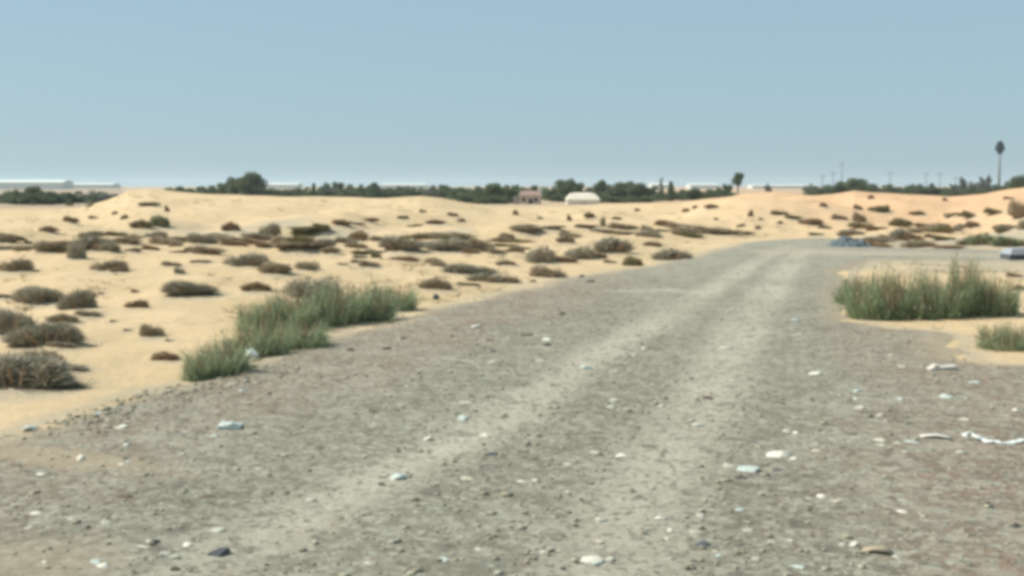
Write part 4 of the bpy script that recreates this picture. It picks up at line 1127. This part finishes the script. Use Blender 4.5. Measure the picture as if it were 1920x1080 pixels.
x, y, z = at(470, 677); s = y / FPX
tag(obj('plastic_bag', bag_mesh('plastic_bag', M_PLASTIC, 3), None, (x, y + .05, gz(x, y) + .07), (.2, 0, .4), (11 * s, .09, 9 * s)), 'crumpled white plastic bag against the reeds', 'bag')
x, y, z = at(443, 690); s = y / FPX
tag(obj('plastic_bag', bag_mesh('plastic_bag', M_DKPLASTIC, 5), None, (x, y + .05, gz(x, y) + .05), (0, 0, .2), (17 * s, .12, 9 * s)), 'dark blue-grey plastic bag in the reeds beside the white one', 'bag')

x, y, z = at(1865, 838); s = y / FPX
g0 = gz(x, y) + .025
pts0 = [(-46 * s, .12, .02), (-38 * s, .14, .05), (-28 * s, .10, .03), (-15 * s, .03, .01), (0, -.01, .0), (16 * s, -.03, .0), (32 * s, -.02, .0), (48 * s, .02, .01), (66 * s, .05, .0), (84 * s, .09, .02)]
tt = np.linspace(0, len(pts0) - 1, 46)
pa = np.array(pts0); pts = np.stack([np.interp(tt, range(len(pts0)), pa[:, i]) for i in range(3)], 1)
pts[:, 1] += .012 * np.sin(tt * 5.1) ; pts[:, 2] += .010 * np.abs(np.sin(tt * 1.7 + 1))
tag(obj('plastic_strip', sheet_strip(pts, .05, .008, M_PLASTIC, 'plastic_strip'), None, (x, y, g0)), 'long bent strip of white plastic reaching out of the picture edge', 'litter')
x, y, z = at(1770, 700); s = y / FPX
q = MB(); q.box(-27 * s, 27 * s, -.05, .05, 0, .035); q.box(-20 * s, -10 * s, -.045, .045, .035, .06)
tag(obj('wooden_slat', q.mesh('wooden_slat', M_SLAT), None, (x, y + .06, gz(x, y) + .03), (0, math.radians(-3), .16)), 'straight weathered white slat below the separate green tuft', 'slat')
x, y, z = at(1755, 830); s = y / FPX
tag(obj('cardboard_strip', sheet_strip([(-26 * s, .06, 0), (-12 * s, .04, .01), (2 * s, .01, .02), (14 * s, 0, .01), (26 * s, -.03, 0)], .07, .01, M_SLAT, 'cardboard_strip', .1), None, (x, y, gz(x, y) + .03)), 'cream curled strip of cardboard beside the bent white plastic', 'litter')
x, y, z = at(1645, 1048); s = y / FPX
tag(obj('cardboard_strip', sheet_strip([(-26 * s, .03, 0), (-8 * s, .01, .015), (10 * s, 0, .02), (26 * s, -.02, 0)], .06, .008, M_TAN, 'cardboard_strip', .12), None, (x, y, gz(x, y) + .03)), 'tan cardboard strip beside two touching white stones', 'litter')

# blue-grey rubble heap at the bend, concrete block at the edge
M_HEAP = plain('blue_grey_rubble', (.105, .13, .14), .3, 3, .9, .05)
def heap(name, w, dpt, h, seed, m):
    g = np.random.default_rng(seed)
    n_ = 34
    X, Y = np.meshgrid(np.linspace(-1, 1, n_), np.linspace(-1, 1, n_))
    R = np.sqrt(X ** 2 + Y ** 2)
    Z = np.clip(1 - R, 0, 1) ** .7 * (.8 + .35 * noise(X * 3 + seed, Y * 3)) + .16 * noise(X * 7 + seed, Y * 7) * (R < .95)
    Z = np.where(R < 1, np.maximum(Z, 0), -.1)
    V_ = np.stack([X * w, Y * dpt, Z * h], -1).reshape(-1, 3)
    i_ = np.arange(n_ * n_).reshape(n_, n_)
    F_ = np.stack([i_[:-1, :-1], i_[:-1, 1:], i_[1:, 1:], i_[1:, :-1]], -1).reshape(-1, 4)
    return mesh_from(name, V_, F_, m)
x, y, z = at(1602, 466); s = y / FPX
tag(obj('rubble_heap', heap('rubble_heap', 44 * s, .8, 27 * s, 4, M_HEAP), None, (x, y + .6, gz(x, y + .6))), 'low blue-grey heap of rubble at the bend of the road', 'rubble heap')
M_CONC = plain('grey_concrete', (.30, .32, .33), .12, 4, .9, .02)
M_CONCDK = plain('dark_concrete', (.10, .105, .115), .2, 4, .9)  # darker tone for the lower part of the block
x, y, z = at(1906, 490); s = y / FPX
blk = empty('concrete_block', (x + .1, y + .2, gz(x, y + .2)), (0, 0, .06))
q = MB(); q.box(-24 * s, 34 * s, -.3, .3, -.05, 13 * s); obj('base', q.mesh('base', M_CONCDK), blk)
q = MB(); q.add([(-25 * s, -.34, 13 * s), (36 * s, -.34, 13 * s), (36 * s, .34, 13 * s), (-25 * s, .34, 13 * s), (-19 * s, -.26, 24 * s), (34 * s, -.26, 25 * s), (34 * s, .28, 25 * s), (-17 * s, .28, 23 * s)], [(3, 2, 1, 0), (4, 5, 6, 7), (0, 1, 5, 4), (1, 2, 6, 5), (2, 3, 7, 6), (3, 0, 4, 7)])
obj('slab', q.mesh('slab', M_CONC), blk)
tag(blk, 'grey concrete block with a pale slab on top, cut by the picture edge', 'block')

# ------------------------------------------------------------------ the air
mh = bpy.data.materials.new('haze_air'); mh.use_nodes = True
nt = mh.node_tree
nt.nodes.remove(nt.nodes['Principled BSDF'])
pv = nt.nodes.new('ShaderNodeVolumePrincipled')
pv.inputs['Color'].default_value = (.62, .78, .88, 1)
pv.inputs['Density'].default_value = 0.00017
pv.inputs['Anisotropy'].default_value = 0.2
nt.links.new(pv.outputs[0], nt.nodes['Material Output'].inputs['Volume'])
q = MB(); q.box(-9300, 9300, -9300, 9300, -2.4, 40)
tag(obj('haze', q.mesh('haze', mh)), 'thin pale haze over the desert', None, None, 'stuff')
